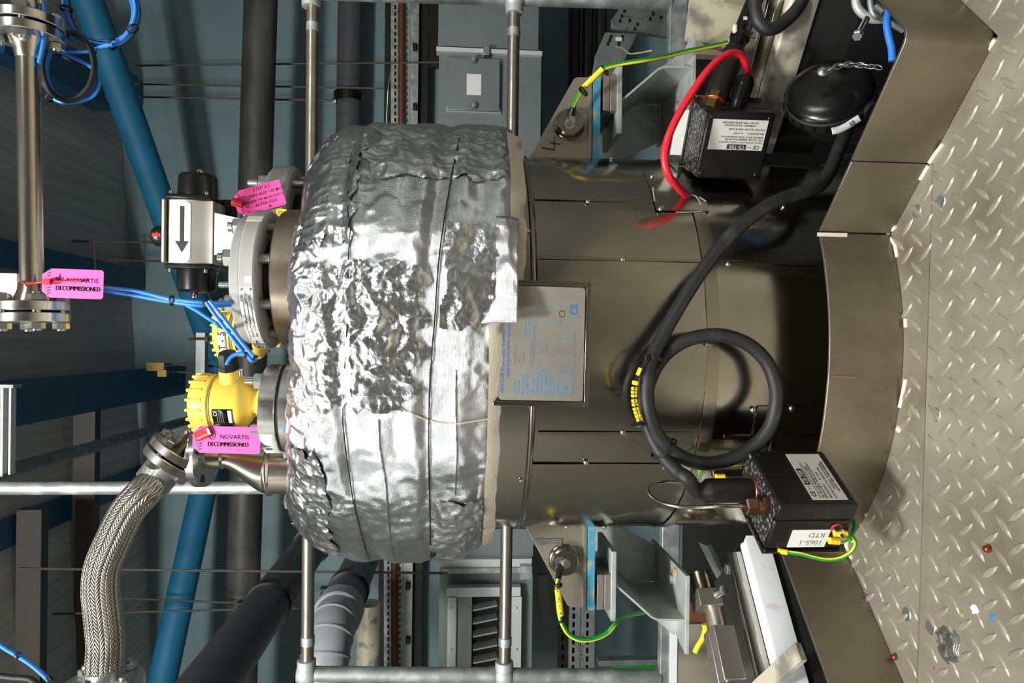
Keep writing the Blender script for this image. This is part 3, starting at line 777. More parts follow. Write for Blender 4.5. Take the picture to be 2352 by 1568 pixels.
# strap and swaged ring
shell('strap_band', -full, full, z_s1, z_s0, TR + .0042, 'stainless', t=.0012, n=90)
mb = MB(); mb.lathe([(TR - .002, z_sw - .007), (TR + .003, z_sw - .0065), (TR + .0062, z_sw - .002), (TR + .0062, z_sw + .002), (TR + .003, z_sw + .0045), (TR - .002, z_sw + .005)], Matrix.Translation((0, DT, 0)), 120, cap=False)
mb.build('swaged_ring', 'stainless', vs_, smooth=60)
def on_tank(x, y, off=.0): 
    p = CY(x, y, TR + off); n_ = V((p.x, p.y - DT, 0)).normalized(); return p, n_
for x, y in ((1350, 463), (1522, 478), (1431, 595), (1673, 606), (1431, 993), (1346, 1063), (1527, 1074), (1212, 530), (1197, 1103), (1404, 365), (1800, 475), (1340, 795), (1388, 1212), (1302, 1218)):
    p, n_ = on_tank(x, y, .0028); screw(p, n_, .0047, vs_)
# strap clip
p, n_ = on_tank(1628, 788, .006); box('strap_clip', p, (.010, .006, .014), 'chrome', vs_, bevel=.001)
# access plate near the black box
def plate_on(name, x0, y0, x1, y1, off, mat_, t=.0016):
    a0, a1 = sorted((TH(y0, TR, (x0 + x1) / 2), TH(y1, TR, (x0 + x1) / 2)))
    return shell(name, a0, a1, CY(x1, (y0 + y1) / 2, TR).z, CY(x0, (y0 + y1) / 2, TR).z, TR + off, mat_, t, 10)
plate_on('access_plate', 1716, 931, 1830, 1150, .0048, 'clad', .002)
plate_on('access_plate', 1752, 990, 1800, 1150, .0068, 'clad', .002)
for x, y in ((1731, 942), (1819, 938)): 
    p, n_ = on_tank(x, y, .0048); screw(p, n_, .0055, vs_)
plate_on('cover_plate', 1495, 402, 1612, 487, .0050, 'clad', .002)
for x, y in ((1498, 405), (1517, 479)):
    p, n_ = on_tank(x, y, .0055); screw(p, n_, .0047, vs_)
def bead_on(pts, r=.0025, name='sealant'):
    tube(name, [on_tank(x, y, .0052)[0] for x, y in pts], r * .55, 'silicone', vs_, n=6, sm=4)
bead_on([(1500, 432), (1504, 460)], .0032); bead_on([(1555, 440), (1572, 446), (1598, 450), (1610, 470)]); bead_on([(1552, 487), (1582, 487), (1612, 485)], .002); bead_on([(1606, 452), (1622, 462)], .002)
# lugs on both sides
def lug(s):
    """s = +1 on the far side of the red cable, -1 on the side of the load cell; all in the lug's own plane"""
    d = 1.44
    def Q(x, y, dd=d):   # side +1 pixel outline mirrored about the vessel axis for the other lug
        p = P(x, y, dd); return V((p.x * s, p.y, p.z)) if s < 0 else p
    L_ = MB(); 
    out = [(1212, 375), (1216, 362), (1318, 181), (1326, 177), (1362, 177), (1362, 378)]
    q = [Q(x, y) for x, y in out]; c = sum(q, V()) / len(q)
    o = prism('support_lug', [((p - c).x, (p - c).z) for p in q], .012, fr(c + V((0, .012, 0)), (1, 0, 0), (0, 0, 1)), 'lug_steel', vs_, bevel=.001)
    a, b = Q(1368, 178), Q(1368, 372)
    base = box('base_plate', (a + b) / 2 + V((0, .06, 0)), ((a - b).length, .15, S(15, d)), 'paint_chip', o)
    box('weld', Q(1355, 272, d - .002), (.18, .006, .006), 'lug_steel', o)
    bc = Q(1307, 287)
    lathe('boss', ringp(.004, .029, 0, .022, .003), axm(bc, (0, -1, 0)), 'stainless', o, n=36)
    MB().lathe([(.0275, -.001), (.0335, .0005), (.030, .005), (.0275, .006)], axm(bc, (0, -1, 0)), 36, cap=False, closed=True).build('weld_ring', 'stainless', o)
    hexn('nut', bc + V((0, -.022, 0)), (0, -1, 0), .0105, .009, 'zinc', o)
    cyl('stud', bc + V((0, -.02, 0)), bc + V((0, -.042, 0)), .0056, 'zinc', o, n=14)
    return o, Q
lugR, QR = lug(1); lugL, QL = lug(-1)
# hand written mark on one lug
mk = [[(1244, 338), (1258, 341), (1273, 344)], [(1273, 344), (1273, 329), (1274, 314)], [(1263, 326), (1274, 329), (1286, 330)]]
for st_ in mk: tube('marker_stroke', [P(x, y, 1.4385) for x, y in st_], .0011, 'ink', lugR, n=5, sm=4)
tp = [(-.0, 0), (.062, 0), (.06, .012), (.04, .009), (.02, .013), (0, .011)]
prism('tape_remnant', tp, .001, fr(P(1225, 1238, 1.437), (0, 0, -1), (-1, 0, 0)), 'foil_crinkled', lugL)

# ================================================================ maker's plate
npd = 1.062
np_ = thing('name_plate', 'printed stainless name plate in a shallow tray under the foil blanket', 'name plate', P(1240, 786, npd))
c4 = [P(1146, 915, npd), P(1332, 915, npd), P(1332, 655, npd), P(1146, 655, npd)]
a = P(1143, 920, npd); b = P(1337, 925, npd); c_ = P(1150, 654, npd)
Mx = (c_ - a).normalized()      # along the print, left to right
My = V((0, 0, 1))
Wp = .178; Hp = (a - b).length
org = P(1338, 921, npd)         # lower left corner of the plate face
NM = fr(org, (1, 0, -.012), (.012, 0, 1))
def NP(u, v, w_=0.0): return NM @ V((u, v, w_))
rp = []
for cx_, cy_, a0 in ((Wp - .006, Hp - .006, 0), (.006, Hp - .006, 90), (.006, .006, 180), (Wp - .006, .006, 270)):
    for k in range(5):
        an = math.radians(a0 + 22.5 * k); rp.append((cx_ + .006 * math.cos(an), cy_ + .006 * math.sin(an)))
pl = prism('printed_plate', rp, .0012, NM, 'plate_print', np_)
prism('tray', [(-.004, -.004), (Wp + .004, -.004), (Wp + .004, Hp + .006), (-.004, Hp + .006)], .046, NM, 'stainless', np_, z0=-.05)
for nm_, r_ in (('rim', (-.0095, -.0095, Wp + .0095, -.0022)), ('rim', (-.0095, -.0022, -.0022, Hp + .008)), ('rim', (Wp + .0022, -.0022, Wp + .0095, Hp + .008))):
    u0, v0, u1, v1 = r_; prism(nm_, [(u0, v0), (u1, v0), (u1, v1), (u0, v1)], .036 if v1 - v0 > .02 else .034, NM, 'stainless', np_, z0=-.034, bevel=.0008)
def nt(u, v, s, body, m_='ink_blue', al='LEFT', b_=.004, xs=1.0): txt(body, NM @ Matrix.Translation((u, v, .0014)), s, m_, pl, al, b_, xs=xs)
kx = Wp / 1220.0
def row(v): return Hp * (1165 - v) / 985.0 + .0025
nt(.012, row(240), .0078, 'SINCLAIR STAINLESS FABRICATIONS LTD', 'ce_blue', b_=.01, xs=.95)
nt(.034, row(305), .0056, 'TELEPHONE 01953 887473 FAX 01953', 'ce_blue', xs=.95)
for r_, a_t, b_t in ((385, 'VESSEL TITLE', 'BUFFER TANK'), (432, 'PLANT ITEM', '04S5-13'), (482, 'MANFGRS JOB NO', '132-08-0/'), (532, 'CUSTOMERS ORDER NO', ''), (598, 'DESIGN CODE', 'PD5500-2000-MODULE G AND L'), (645, 'CONSTRUCTION CATEGORY', '2'),
                     (695, 'DESIGN PRESSURE  bar g', '-1/3.5'), (745, 'DESIGN TEMPERATURE  C', '-10/+200'), (795, 'TEST PRESSURE  bar g', '5'), (842, 'STRESS RELIEF', 'N/A'), (888, 'RADIOGRAPHS', '10% ON ALL'), (938, 'CORROSION ALLY / MEAT', 'NIL'), (988, 'VOLUME', '0.3'), (1035, 'SHIPPING WEIGHT EMPTY', '230   KG')):
    nt(.009, row(r_), .0047, a_t, b_=.008, xs=.82)
    if b_t: nt(.058 if r_ in (385, 432, 482, 532, 598) else .072, row(r_), .0046, b_t, 'ink_faint', b_=0, xs=.95)
nt(.052, row(565), .0046, 'M0-2111-75-0007-90', 'ink_faint', b_=0)
nt(.098, row(490), .0047, 'YEAR BUILT'); nt(.098, row(540), .0047, 'DRWG NO'); nt(.082, row(648), .0044, 'SHELL')
nt(.062, row(988), .0044, 'm3'); nt(.094, row(1048), .0044, 'KG')
nt(.010, row(1072), .0044, 'CODES AS FOLLOWS UNIT WEIGHT FULL 530 KG', 'ink_faint', b_=0)
nt(.118, row(905), .0048, 'SP12-V17', 'ink_faint', b_=0)
nt(.134, row(1062), .0150, 'CE', 'ce_blue', b_=.02); nt(.140, row(1005), .0052, 'H723', 'ink_faint', b_=0)
def ln(u0, v0, u1, v1): box('ruled_line', NP((u0 + u1) / 2, (v0 + v1) / 2, .0013), (max(abs(u1 - u0), .0004), .0002, max(abs(v1 - v0), .0004)), 'ink_blue', pl)
for v in (625, 980): ln(.066, row(v), .148, row(v))
for u in (.066, .094, .122, .148): ln(u, row(625), u, row(980))
lathe('stamp_ring', [(.0042, 0), (.0044, .0004), (.0052, .0004), (.0054, 0)], fr(NP(.136, row(915), .0012), (1, 0, 0), (0, 0, 1)), 'stainless', pl, n=24, cap=False)
# ================================================================ foil blanket round the top of the vessel
BP = [(.4445, .600), (.450, .63), (.452, .70), (.452, .78), (.4495, .845), (.441, .885), (.424, .921), (.398, .949), (.365, .963), (.32, .968), (.2, .971), (.02, .973)]
def cat_(t):
    n = len(BP) - 1; f = max(0.0, min(.99999, t)) * n; i = int(f); f -= i
    g = lambda j: BP[min(max(j, 0), n)]
    o = []
    for c in (0, 1):
        p0, p1, p2, p3 = g(i - 1)[c], g(i)[c], g(i + 1)[c], g(i + 2)[c]
        o.append(.5 * (2 * p1 + (p2 - p0) * f + (2 * p0 - 5 * p1 + 4 * p2 - p3) * f * f + (3 * p1 - p0 - 3 * p2 + p3) * f ** 3))
    return o
NZ = lambda x, y, z=0.0: noise.noise(V((x, y, z)))
WZ1, WZ2 = .868, .742          # heights of the two tie wires at the front
def wire_z(k, th):
    if k == 1: return WZ1 + .012 * math.sin(th * 1.3 + .4) - .02 * max(0, -math.sin(th)) ** 2
    return WZ2 - .030 * math.sin(max(th, 0)) ** 1.0 + .004 * math.sin(th * 3)
def bl_point(th, t, off=0.0, crin=0.0, seed=0.0):
    r, z = cat_(t); r2, z2 = cat_(t + .01); r1, z1 = cat_(t - .01 if t > .01 else 0)
    tn = V((r2 - r1, z2 - z1)); nrm = V((tn.y, -tn.x)).normalized() if tn.length > 1e-9 else V((1, 0))
    left = max(0.0, -math.sin(th)); up = max(0.0, (z - .70) / .3)
    z += (.062 * left * left + .022 * max(0.0, math.sin(th)) ** 2) * up
    r += .012 * left * left * math.exp(-((z - .80) / .12) ** 2) - .022 * left ** 3 * math.exp(-((z - .60) / .07) ** 2)
    st_ = min(1.0, max(0.0, (.15 - th) / .09)); z += ((.033 * st_ + .002 * left) - .010 * max(0, math.sin(th)) * (1 - st_)) * max(0.0, (.70 - z) / .1)
    s = th * .45
    d = .0075 * NZ(s * 5, z * 7, 1.3) + .0045 * NZ(s * 14, z * 9, 4.1)
    # bands pulled in by the tie wires and a few level tucks
    for k, dep in ((1, .0065), (2, .0060)):
        dz = z - wire_z(k, th); d -= dep * math.exp(-(dz / .014) ** 2)
    d += .0030 * math.sin(z * 95 + 3.0 * NZ(s * 4, z * 4, 8)) * max(0, .5 + NZ(s * 6, 1.7, 2.2))
    d += .0016 * abs(NZ(s * 30, z * 46, 3.7)) + .0011 * NZ(s * 62, z * 50, 6.1)
    if crin:
        q = crin
        a_ = abs(NZ(s * 26 + seed, z * 33, seed)); b_ = abs(NZ(s * 60, z * 68 + seed, seed + 5)); c_ = abs(NZ(s * 100 + seed, z * 110, 7))
        e_ = abs(NZ(s * 190, z * 160 + seed, 3)); d += q * (.0088 * (.25 - a_) + .0040 * (.2 - b_) + .0018 * (.2 - c_) + .0007 * (.2 - e_))
    d += off
    r += nrm.x * d; z += nrm.y * d
    return V((r * math.sin(th), DT - r * math.cos(th), z))
bk = thing('insulation_blanket', 'crinkled silver foil insulation blanket wrapped round the vessel head', 'blanket', (0, DT, .59))
def sheet(name, ths, ts, mat_, off=0.0, crin=lambda th, t: 0.0, seed=0.0, keep=None, closed=False, smooth=45):
    mb = MB(); m = len(ts); n = len(ths); vs = []; fs = []
    for th in ths:
        for t in ts: vs.append(bl_point(th, t, off, crin(th, t), seed))
    for i in range(n if closed else n - 1):
        j = (i + 1) % n
        for k in range(m - 1):
            if keep and not keep((ths[i] + ths[j]) / 2, (ts[k] + ts[k + 1]) / 2): continue
            fs.append((i * m + k, j * m + k, j * m + k + 1, i * m + k + 1))
    used = sorted({a for f in fs for a in f}); ix = {a: b for b, a in enumerate(used)}
    mb.add([vs[a] for a in used], [[ix[a] for a in f] for f in fs])
    return mb.build(name, mat_, bk, smooth=smooth)
ths = [-1.75 + 3.5 * i / 620 for i in range(621)] + [1.75 + (2 * PI - 3.5) * i / 90 for i in range(1, 90)]
tss = [i / 230 * .93 for i in range(231)]
def top_crin(th, t):
    z = cat_(t)[1]; return .06 + max(0.0, .9 * NZ(th * 5, z * 9, 6) - .1) + max(0.0, min(1.0, (z - .885 + .03 * NZ(th * 3, 0, 3)) / .03)) * .9
sheet('woven_foil', ths, tss, 'foil_woven', crin=top_crin, closed=True)
# crumpled foil patches stuck over the woven foil
def t_of(x, y):
    p = CY(x, y, .452); best, bt = 9, 0
    for i in range(200):
        t = i / 200 * .8
        q = bl_point(math.atan2(p.x, DT - p.y), t)
        # compare by picture height of the surface point
        e = abs(img_x(q) - x)
        if e < best: best, bt = e, t
    return bt
def img_x(p):
    v = p - V((0, 0, H)); f = v.dot(FWD); dx0 = -v.dot(UPV) / f * F; dy0 = -v.dot(RGT) / f * F
    return 1176 + dx0 - ROLL * dy0
def patch(name, x0, y0, x1, y1, mat_, off, cr, seed, rag=.02, nth=None, nts=None):
    a0, a1 = sorted((TH(y0, .452, (x0 + x1) / 2), TH(y1, .452, (x0 + x1) / 2)))
    ym = (y0 + y1) / 2
    t1, t0 = t_of(x0, ym), t_of(x1, ym)
    nth = nth or max(20, int((a1 - a0) * .45 / .0021)); nts = nts or max(20, int((t1 - t0) * .62 / .0024))
    def keep(th, t):
        u = (th - a0) / (a1 - a0); v = (t - t0) / max(1e-6, t1 - t0)
        e = rag * 3
        return u > e * (.5 + NZ(t * 40, seed, 1)) * .5 and u < 1 - e * (.5 + NZ(t * 37, seed, 2)) * .5 and v > e * (.5 + NZ(th * 17, seed, 3)) and v < 1 - e * (.5 + NZ(th * 16, seed, 4))
    return sheet(name, [a0 + (a1 - a0) * i / nth for i in range(nth + 1)], [t0 + (t1 - t0) * i / nts for i in range(nts + 1)], mat_, off, lambda a, b: cr, seed, keep, smooth=50)
patch('foil_patch', 695, 585, 1000, 958, 'foil_crinkled', .0035, .80, 1.5, .05)
patch('foil_patch', 832, 296, 1168, 420, 'foil_crinkled', .0035, .9, 4.5, .04)
patch('foil_patch', 1010, 512, 1160, 760, 'foil_crinkled', .0045, .5, 7.5, .03)
patch('foil_patch', 985, 1148, 1108, 1290, 'foil_crinkled', .0045, .75, 10.5, .03)
patch('foil_patch', 700, 300, 842, 560, 'foil_crinkled', .0035, .5, 13.5, .06)
patch('foil_patch', 668, 1040, 770, 1300, 'foil_crinkled', .0035, 1.0, 16.5, .06)
# pale cloth hem and the loose flap
def hem(y0, y1, dx, name='hem'):
    a1, a0 = TH(y0, .45, 1160), TH(y1, .45, 1160); pts = []
    n = 70
    mb = MB(); vs = []; fs = []
    for i in range(n + 1):
        a = a0 + (a1 - a0) * i / n
        p = bl_point(a, .004, .002 + .002 * NZ(a * 20, 3)); q = bl_point(a, .055, .0022 + .0015 * NZ(a * 22, 5)); c = p + V((0, 0, -.012 + .006 * NZ(a * 11, 9)))
        inn = V((0, DT, 0)) - V((p.x, p.y, 0)); inn.normalize()
        vs += [q, p, c + inn * .006, c + inn * .05]
    for i in range(n):
        for k in range(3): fs.append((i * 4 + k, (i + 1) * 4 + k, (i + 1) * 4 + k + 1, i * 4 + k + 1))
    return mb.add(vs, fs).build(name, 'hem_cloth', bk, smooth=60)
hem(300, 1290, 0)
mb = MB(); vs = []; fs = []; n = 26; m = 14
a0, a1 = TH(742, .455, 1150), TH(500, .455, 1150)
for i in range(n + 1):
    u = i / n; a = a0 + (a1 - a0) * u
    for k in range(m + 1):
        v = k / m
        top = bl_point(a, .10, .0045); bot = bl_point(.06 if a < .06 else a, 0.0, 0); bot = V((0, DT, bot.z)) + V((math.sin(a), -math.cos(a), 0)) * (.4535 + .022 * (1 - u) ** 1.5); bot.z = .6015 - .006 * u
        pass
        q = top.lerp(bot, v); q += (q - V((0, DT, q.z))).normalized() * (.003 * NZ(a * 25, v * 3, 2) + .003 * math.sin(v * PI))
        vs.append(q)
for i in range(n):
    for k in range(m): fs.append((i * (m + 1) + k, (i + 1) * (m + 1) + k, (i + 1) * (m + 1) + k + 1, i * (m + 1) + k + 1))
o = mb.add(vs, fs).build('loose_flap', 'foil_woven', bk, smooth=50)
sd = o.modifiers.new('thick', 'SOLIDIFY'); sd.thickness = .0012
# pale tape lines and tie wires
def surf_line(name, pts, r, mat_, off=.001, n=6, k=10):
    q = []
    for x, y in smooth2(pts, k):
        p = CY(x, y, .452); th = math.atan2(p.x, DT - p.y)
        q.append((th, x, y))
    out = []
    for th, x, y in q:
        t = t_at(th, x); out.append(bl_point(th, t, off))
    return MB().tube(out, r, n).build(name, mat_, bk, smooth=60)
def smooth2(pts, k): return [(p.x, p.y) for p in smooth_path([V((a, b, 0)) for a, b in pts], k)]
def t_at(th, x):
    lo, hi = 0.0, .72        # picture x falls as t climbs
    for _ in range(22):
        mid = (lo + hi) / 2
        if img_x(bl_point(th, mid)) > x: lo = mid
        else: hi = mid
    return (lo + hi) / 2
w1_ = [(818, 312), (806, 345), (802, 400), (800, 480), (806, 515), (803, 560), (801, 620), (800, 700), (797, 780), (792, 860), (789, 960), (792, 1010), (802, 1090), (816, 1170), (838, 1250), (850, 1284)]
w2_ = [(1056, 318), (1050, 340), (1035, 420), (1022, 500), (1010, 580), (1003, 660), (998, 740), (990, 830), (986, 920), (985, 1020), (986, 1120), (988, 1200), (990, 1280)]
surf_line('tie_wire', w1_, .0010, 'dark_steel', .0028)
surf_line('tie_wire', w2_, .0011, 'dark_steel', .0028)
surf_line('stitch_line', [(950, 948), (975, 962), (1010, 970), (1060, 970), (1120, 966)], .0016, 'hem_cloth', .001)
surf_line('fold_line', [(868, 962), (872, 1030), (885, 1110), (893, 1200), (905, 1280)], .0016, 'foil_woven', .001)
surf_line('fold_line', [(1045, 850), (1046, 940), (1048, 1040), (1044, 1140)], .0018, 'foil_woven', .001)
# loose wire end sticking up beside the slotted channel
tag(tube('loose_wire', [P(x, y, 1.62) for x, y in ((887, 300), (888, 270), (890, 235), (892, 200), (897, 170), (900, 150), (908, 146), (915, 149))], .0011, 'zinc', n=6), 'thin silver wire end standing off the foil blanket', 'wire')
# ================================================================ flanged steel pipe near the roof
UP = V((0, 0, 1)); XR = V((1, 0, 0))
def flange(par, c, ax, R, th, mat_, r0=.004, name='flange', n=48, chamfer=.0012):
    return lathe(name, ringp(r0, R, 0, th, chamfer), axm(c, ax), mat_, par, n=n)
def bolts(par, c, ax, Rb, n, th0, th1, rb, mat_='zinc', a0=0.0, head=True, stud=.006, nm='bolt'):
    """through bolts: nut at both ends, shank between; th0..th1 along ax"""
    m = axm(c, ax); axv = V(ax).normalized()
    for i in range(n):
        a = a0 + 2 * PI * i / n
        p = m @ V((Rb * math.cos(a), Rb * math.sin(a), 0))
        mb = MB(); mb.cyl(p + axv * (th0 - rb * .9 - stud), p + axv * (th1 + rb * .9 + stud), rb * .52, n=12)
        o = mb.build(nm, mat_, par)
        hexn('nut', p + axv * th1, ax, rb, rb * .95, mat_, o)
        hexn('nut', p + axv * th0, -axv, rb, rb * .95, mat_, o)
PDp = 1.2
pa_, pb_ = P(64, 95, PDp), P(74, 690, PDp)
sp_ = thing('steel_pipe', 'straight stainless pipe with bolted flanges crossing above the actuator', 'pipe', (pa_ + pb_) / 2)
axd = (pb_ - pa_).normalized(); pr = .0178
cyl('pipe', pa_ + axd * .0, pb_ - axd * .03, pr, 'pipe_steel', sp_, n=36)
for c, s in ((pa_, -1), (pb_, 1)):
    q = c - axd * (.03 * s)
    lathe('weld_neck', [(pr, 0), (pr + .0012, .002), (pr + .003, .012), (pr + .011, .032)], axm(q, axd * s), 'pipe_steel', sp_, n=36)
    q2 = q + axd * (.032 * s)
    R_ = .054
    flange(sp_, q2, axd * s, R_, .0155, 'flange_steel', .005)
    flange(sp_, q2 + axd * (.0155 * s), axd * s, .035, .004, 'gasket', .005, 'gasket')
    flange(sp_, q2 + axd * (.0195 * s), axd * s, R_, .0155, 'flange_steel', .0005, 'blind_flange' if s > 0 else 'mating_flange')
    bolts(sp_, q2, axd * s, .0405, 4, 0, .035, .0125, a0=.9 if s > 0 else .35, stud=.003)
q = pa_ - axd * .05; cyl('far_pipe', q, q - axd * .4, pr * 1.3, 'pipe_steel', sp_, n=32)
box('yellow_clip', P(94, -2, 1.2), (.02, .012, .012), 'marker_yellow', sp_)

# ---- pink tags
def tag_obj(o, xd, yd, L_, W_, lab, words, hand=None):
    M_ = fr(o, xd, yd)
    t = thing('paper_tag', lab, 'tag', o)
    c = W_ * .22
    pts = [(0, -W_ / 2 + c), (c * 1.25, -W_ / 2), (L_ - .003, -W_ / 2), (L_, -W_ / 2 + .003), (L_, W_ / 2 - .003), (L_ - .003, W_ / 2), (c * 1.25, W_ / 2), (0, W_ / 2 - c)]
    b = prism('card', pts, .0007, M_, 'tag_pink', t)
    f = lambda u, v: M_ @ Matrix.Translation((u, v, .0008))
    for i in range(9):
        v = -W_ / 2 + W_ * (.1 + .1 * i)
        if abs(v) < W_ * .12 and not hand: continue
        prism('hatch_stripe', [(0, 0), (L_ * .055, W_ * .05), (L_ * .055, W_ * .09), (0, W_ * .04)], .0002, f(L_ * .085, v), 'ink' if not hand else 'tag_mark', b)
    if hand:
        for s_, u, v, sz in hand: txt(s_, f(u * L_, v * W_) , sz, 'ink', b, shear=.15, bold=.006)
        for v, w_ in ((.22, 'Equip.'), (.0, 'Tag No.'), (-.22, 'Date'), (-.4, 'Signature')):
            txt(w_, f(L_ * .18, v * W_), L_ * .038, 'tag_mark', b)
            box('ruled_line', M_ @ V((L_ * .6, v * W_ - W_ * .05, .0008)), (L_ * .62, .0004, .0002), 'tag_mark', b) if False else prism('ruled_line', [(0, 0), (L_ * .62, 0), (L_ * .62, .0004), (0, .0004)], .0002, f(L_ * .32, v * W_ - W_ * .04), 'tag_mark', b)
    else:
        txt_heavy('NOVARTIS', f(L_ * .40, W_ * .11), W_ * .22, 'tag_print', b, 2, .02, xs=1.0)
        txt_heavy('DECOMMISSIONED', f(L_ * .225, -W_ * .17), W_ * .22, 'ink', b, 4, .03, xs=.78)
        txt('LOCK OUT', M_ @ Matrix.Translation((L_ * .055, 0, .0008)) @ Matrix.Rotation(PI / 2, 4, 'Z'), W_ * .09, 'tag_mark', b, 'CENTER')
        # small flame-in-bowl emblem
        lg = [[(-.5, .25), (-.42, -.2), (0, -.45), (.42, -.2), (.5, .25)], [(0, -.2), (-.12, .1), (.05, .55), (.12, .05), (0, -.2)]]
        for k, pl_ in enumerate(lg):
            tube('emblem_stroke', [M_ @ V((L_ * .285 + q[0] * W_ * .2, W_ * .14 + q[1] * W_ * .3, .0009)) for q in pl_], W_ * .018, 'tag_mark', b, n=5, sm=5)
    return t, M_
d = 1.155
o_ = P(97, 649, d); o2 = P(238, 654, d)
tg1, MT1 = tag_obj(o_, o2 - o_, P(97, 600, d) - P(97, 660, d), (o2 - o_).length, S(64, d), 'pink decommissioned tag with red tie on the flanged steel pipe', 1)
rt = [P(x, y, dd) for x, y, dd in ((52, 648, 1.178), (60, 651, 1.16), (80, 650, 1.15), (105, 647, 1.148), (140, 646, 1.148), (187, 645, 1.147))]
rt = [P(62, 640, 1.2), P(53, 643, 1.19)] + rt
tube('red_tie', rt, .0017, 'tie_red', tg1, n=8); box('tie_head', P(109, 647, 1.146), (.009, .007, .012), 'tie_red', tg1, bevel=.001)
d = 1.235
o_ = P(443, 1008, d); o2 = P(598, 1012, d)
tg2, MT2 = tag_obj(o_, o2 - o_, P(443, 960, d) - P(443, 1010, d), (o2 - o_).length, S(60, d), 'pink decommissioned tag with red seal under the yellow transmitter', 1)
sm_ = fr(P(466, 996, d - .004), P(486, 988, d) - P(452, 1004, d), P(460, 985, d) - P(470, 1004, d))
seal = box('red_seal', (0, 0, 0), (.029, .0165, .006), 'tie_red', tg2, M=sm_, bevel=.0012)
txt('MULTILOCK', sm_ @ Matrix.Translation((.0, -.004, .0033)) , .0042, 'tape_white', seal, 'CENTER')
prism('seal_slot', [(-.002, -.006), (.002, -.006), (.002, .006), (-.002, .006)], .0004, sm_ @ Matrix.Translation((.0115, 0, .003)), 'zinc_dull', seal)
tube('seal_wire', [P(x, y, d - .002) for x, y in ((452, 998), (436, 1000), (432, 1012), (431, 1030))], .0007, 'zinc', tg2, n=6)
d = 1.5
o_ = P(541, 471, d); o2 = P(650, 440, d)
xd = (o2 - o_); L3 = xd.length
tg3, MT3 = tag_obj(o_, xd, P(541, 400, d) - P(541, 460, d), L3, S(58, d), 'pink tag with handwriting and rolled red tie beside the actuator', 1,
                   hand=[('STEP 3-1', .42, .36, L3 * .10), ('5083 AUX 120 M578\'', .30, .15, L3 * .088), ('A06 S581730 M578 DEPT3', .17, -.06, L3 * .074), ('26 FEB 2023', .38, -.23, L3 * .09), ('A', .62, -.40, L3 * .12)])
MB().lathe([(.004, -.010), (.0085, -.011), (.0092, 0), (.0085, .011), (.004, .010)], axm(P(546, 466, d - .012), (.25, 0, 1)), 20).build('rolled_tie', 'tie_red', tg3, smooth=60)

# ================================================================ big grey rupture disc holder on its brown flange
fx, fy = .119, 1.42; FR = .139
fg = thing('grey_flange_assembly', 'large grey painted disc holder bolted on a brown steel flange', 'flange', (fx, fy, 1.0))
fc = lambda z: V((fx, fy, z))
cyl('neck', fc(.93), fc(1.0), .09, 'flange_brown', fg, n=40)
flange(fg, fc(.998), UP, FR, .042, 'flange_brown', .01, 'lower_flange', 72, .003)
cyl('throat', fc(1.04), fc(1.066), .085, 'black', fg, n=40)
lw = flange(fg, fc(1.066), UP, FR * 1.0, .029, 'paint_grey', .01, 'holder_ring', 72, .003)
flange(fg, fc(1.095), UP, FR * .93, .020, 'paint_grey', .0005, 'holder_cap', 72, .003)
n = 8
for i in range(n):
    a = 2 * PI * i / n + .28
    p = V((fx + FR * .80 * math.cos(a), fy + FR * .80 * math.sin(a), 0))
    st_ = cyl('stud', p + UP * 1.02, p + UP * 1.140, .0092, 'zinc_dull', fg, n=14)
    for k in range(9):
        z = 1.041 + k * .0028; lathe('thread', [(.0088, 0), (.0101, .0012), (.0088, .0024)], axm(p + UP * z, UP), 'zinc_dull', st_, n=14, cap=False)
    hexn('nut', p + UP * 1.108, UP, .0178, .022, 'zinc', st_)
# type plate on the rim
ra = [math.radians(q) for q in (-118, -97, -60)]
def rim_sheet(name, a0, a1, z0, z1, R, mat_, par, n=20):
    mb = MB(); vs = []; fs = []
    for i in range(n + 1):
        a = a0 + (a1 - a0) * i / n
        for z in (z0, z1): 
            for rr in (R, R + .0008): vs.append((fx + rr * math.cos(a), fy + rr * math.sin(a), z))
    for i in range(n):
        b = i * 4; c = b + 4
        fs += [(b + 1, c + 1, c + 3, b + 3), (b, b + 2, c + 2, c), (b, c, c + 1, b + 1), (b + 2, b + 3, c + 3, c + 2)]
    fs += [(0, 1, 3, 2), (n * 4, n * 4 + 2, n * 4 + 3, n * 4 + 1)]
    return mb.add(vs, fs).build(name, mat_, par)
aA, aB = math.radians(-100), math.radians(-168)
ps = rim_sheet('type_plate', aA, aB, 1.0685, 1.0925, FR, 'label_grey', fg)
def rimM(a, z, out=.0010):
    R = FR + out; t = V((-math.sin(a), math.cos(a), 0)); return fr((fx + R * math.cos(a), fy + R * math.sin(a), z), t, UP)
for a_d, z, s_, sz in ((-168 + 60, 1.0885, 'SIZE', .006), (-168 + 60, 1.0815, 'TEST NO.', .005), (-168 + 60, 1.0745, 'MODEL', .005), (-168 + 30, 1.0885, 'Precision Products', .0052), (-168 + 30, 1.0815, '(800)624-9043', .0055), (-168 + 30, 1.0745, 'Made in USA', .0055), (-168 + 14, 1.0805, '<FM>', .008)):
    for q, ch in enumerate(s_):
        if ch == ' ': continue
        txt(ch, rimM(math.radians(a_d) + (q - len(s_) / 2) * sz * .62 / FR * .9, z), sz, 'ink', ps, 'CENTER')
for v in (1.0728, 1.0795, 1.0862): rim_sheet('ruled_line', math.radians(-112), math.radians(-131), v, v + .0006, FR + .0008, 'ink', ps, 8)
for q in range(5):
    rim_sheet('grid_line', math.radians(-157 - 2.4 * q), math.radians(-157.4 - 2.4 * q), 1.0690, 1.0920, FR + .0008, 'ink', ps, 2)
for a_d in (-102, -166):
    for z in (1.0725, 1.0885): 
        m_ = rimM(math.radians(a_d), z, .0008); screw(m_.to_translation(), m_.to_3x3() @ V((0, 0, 1)), .0028, ps)
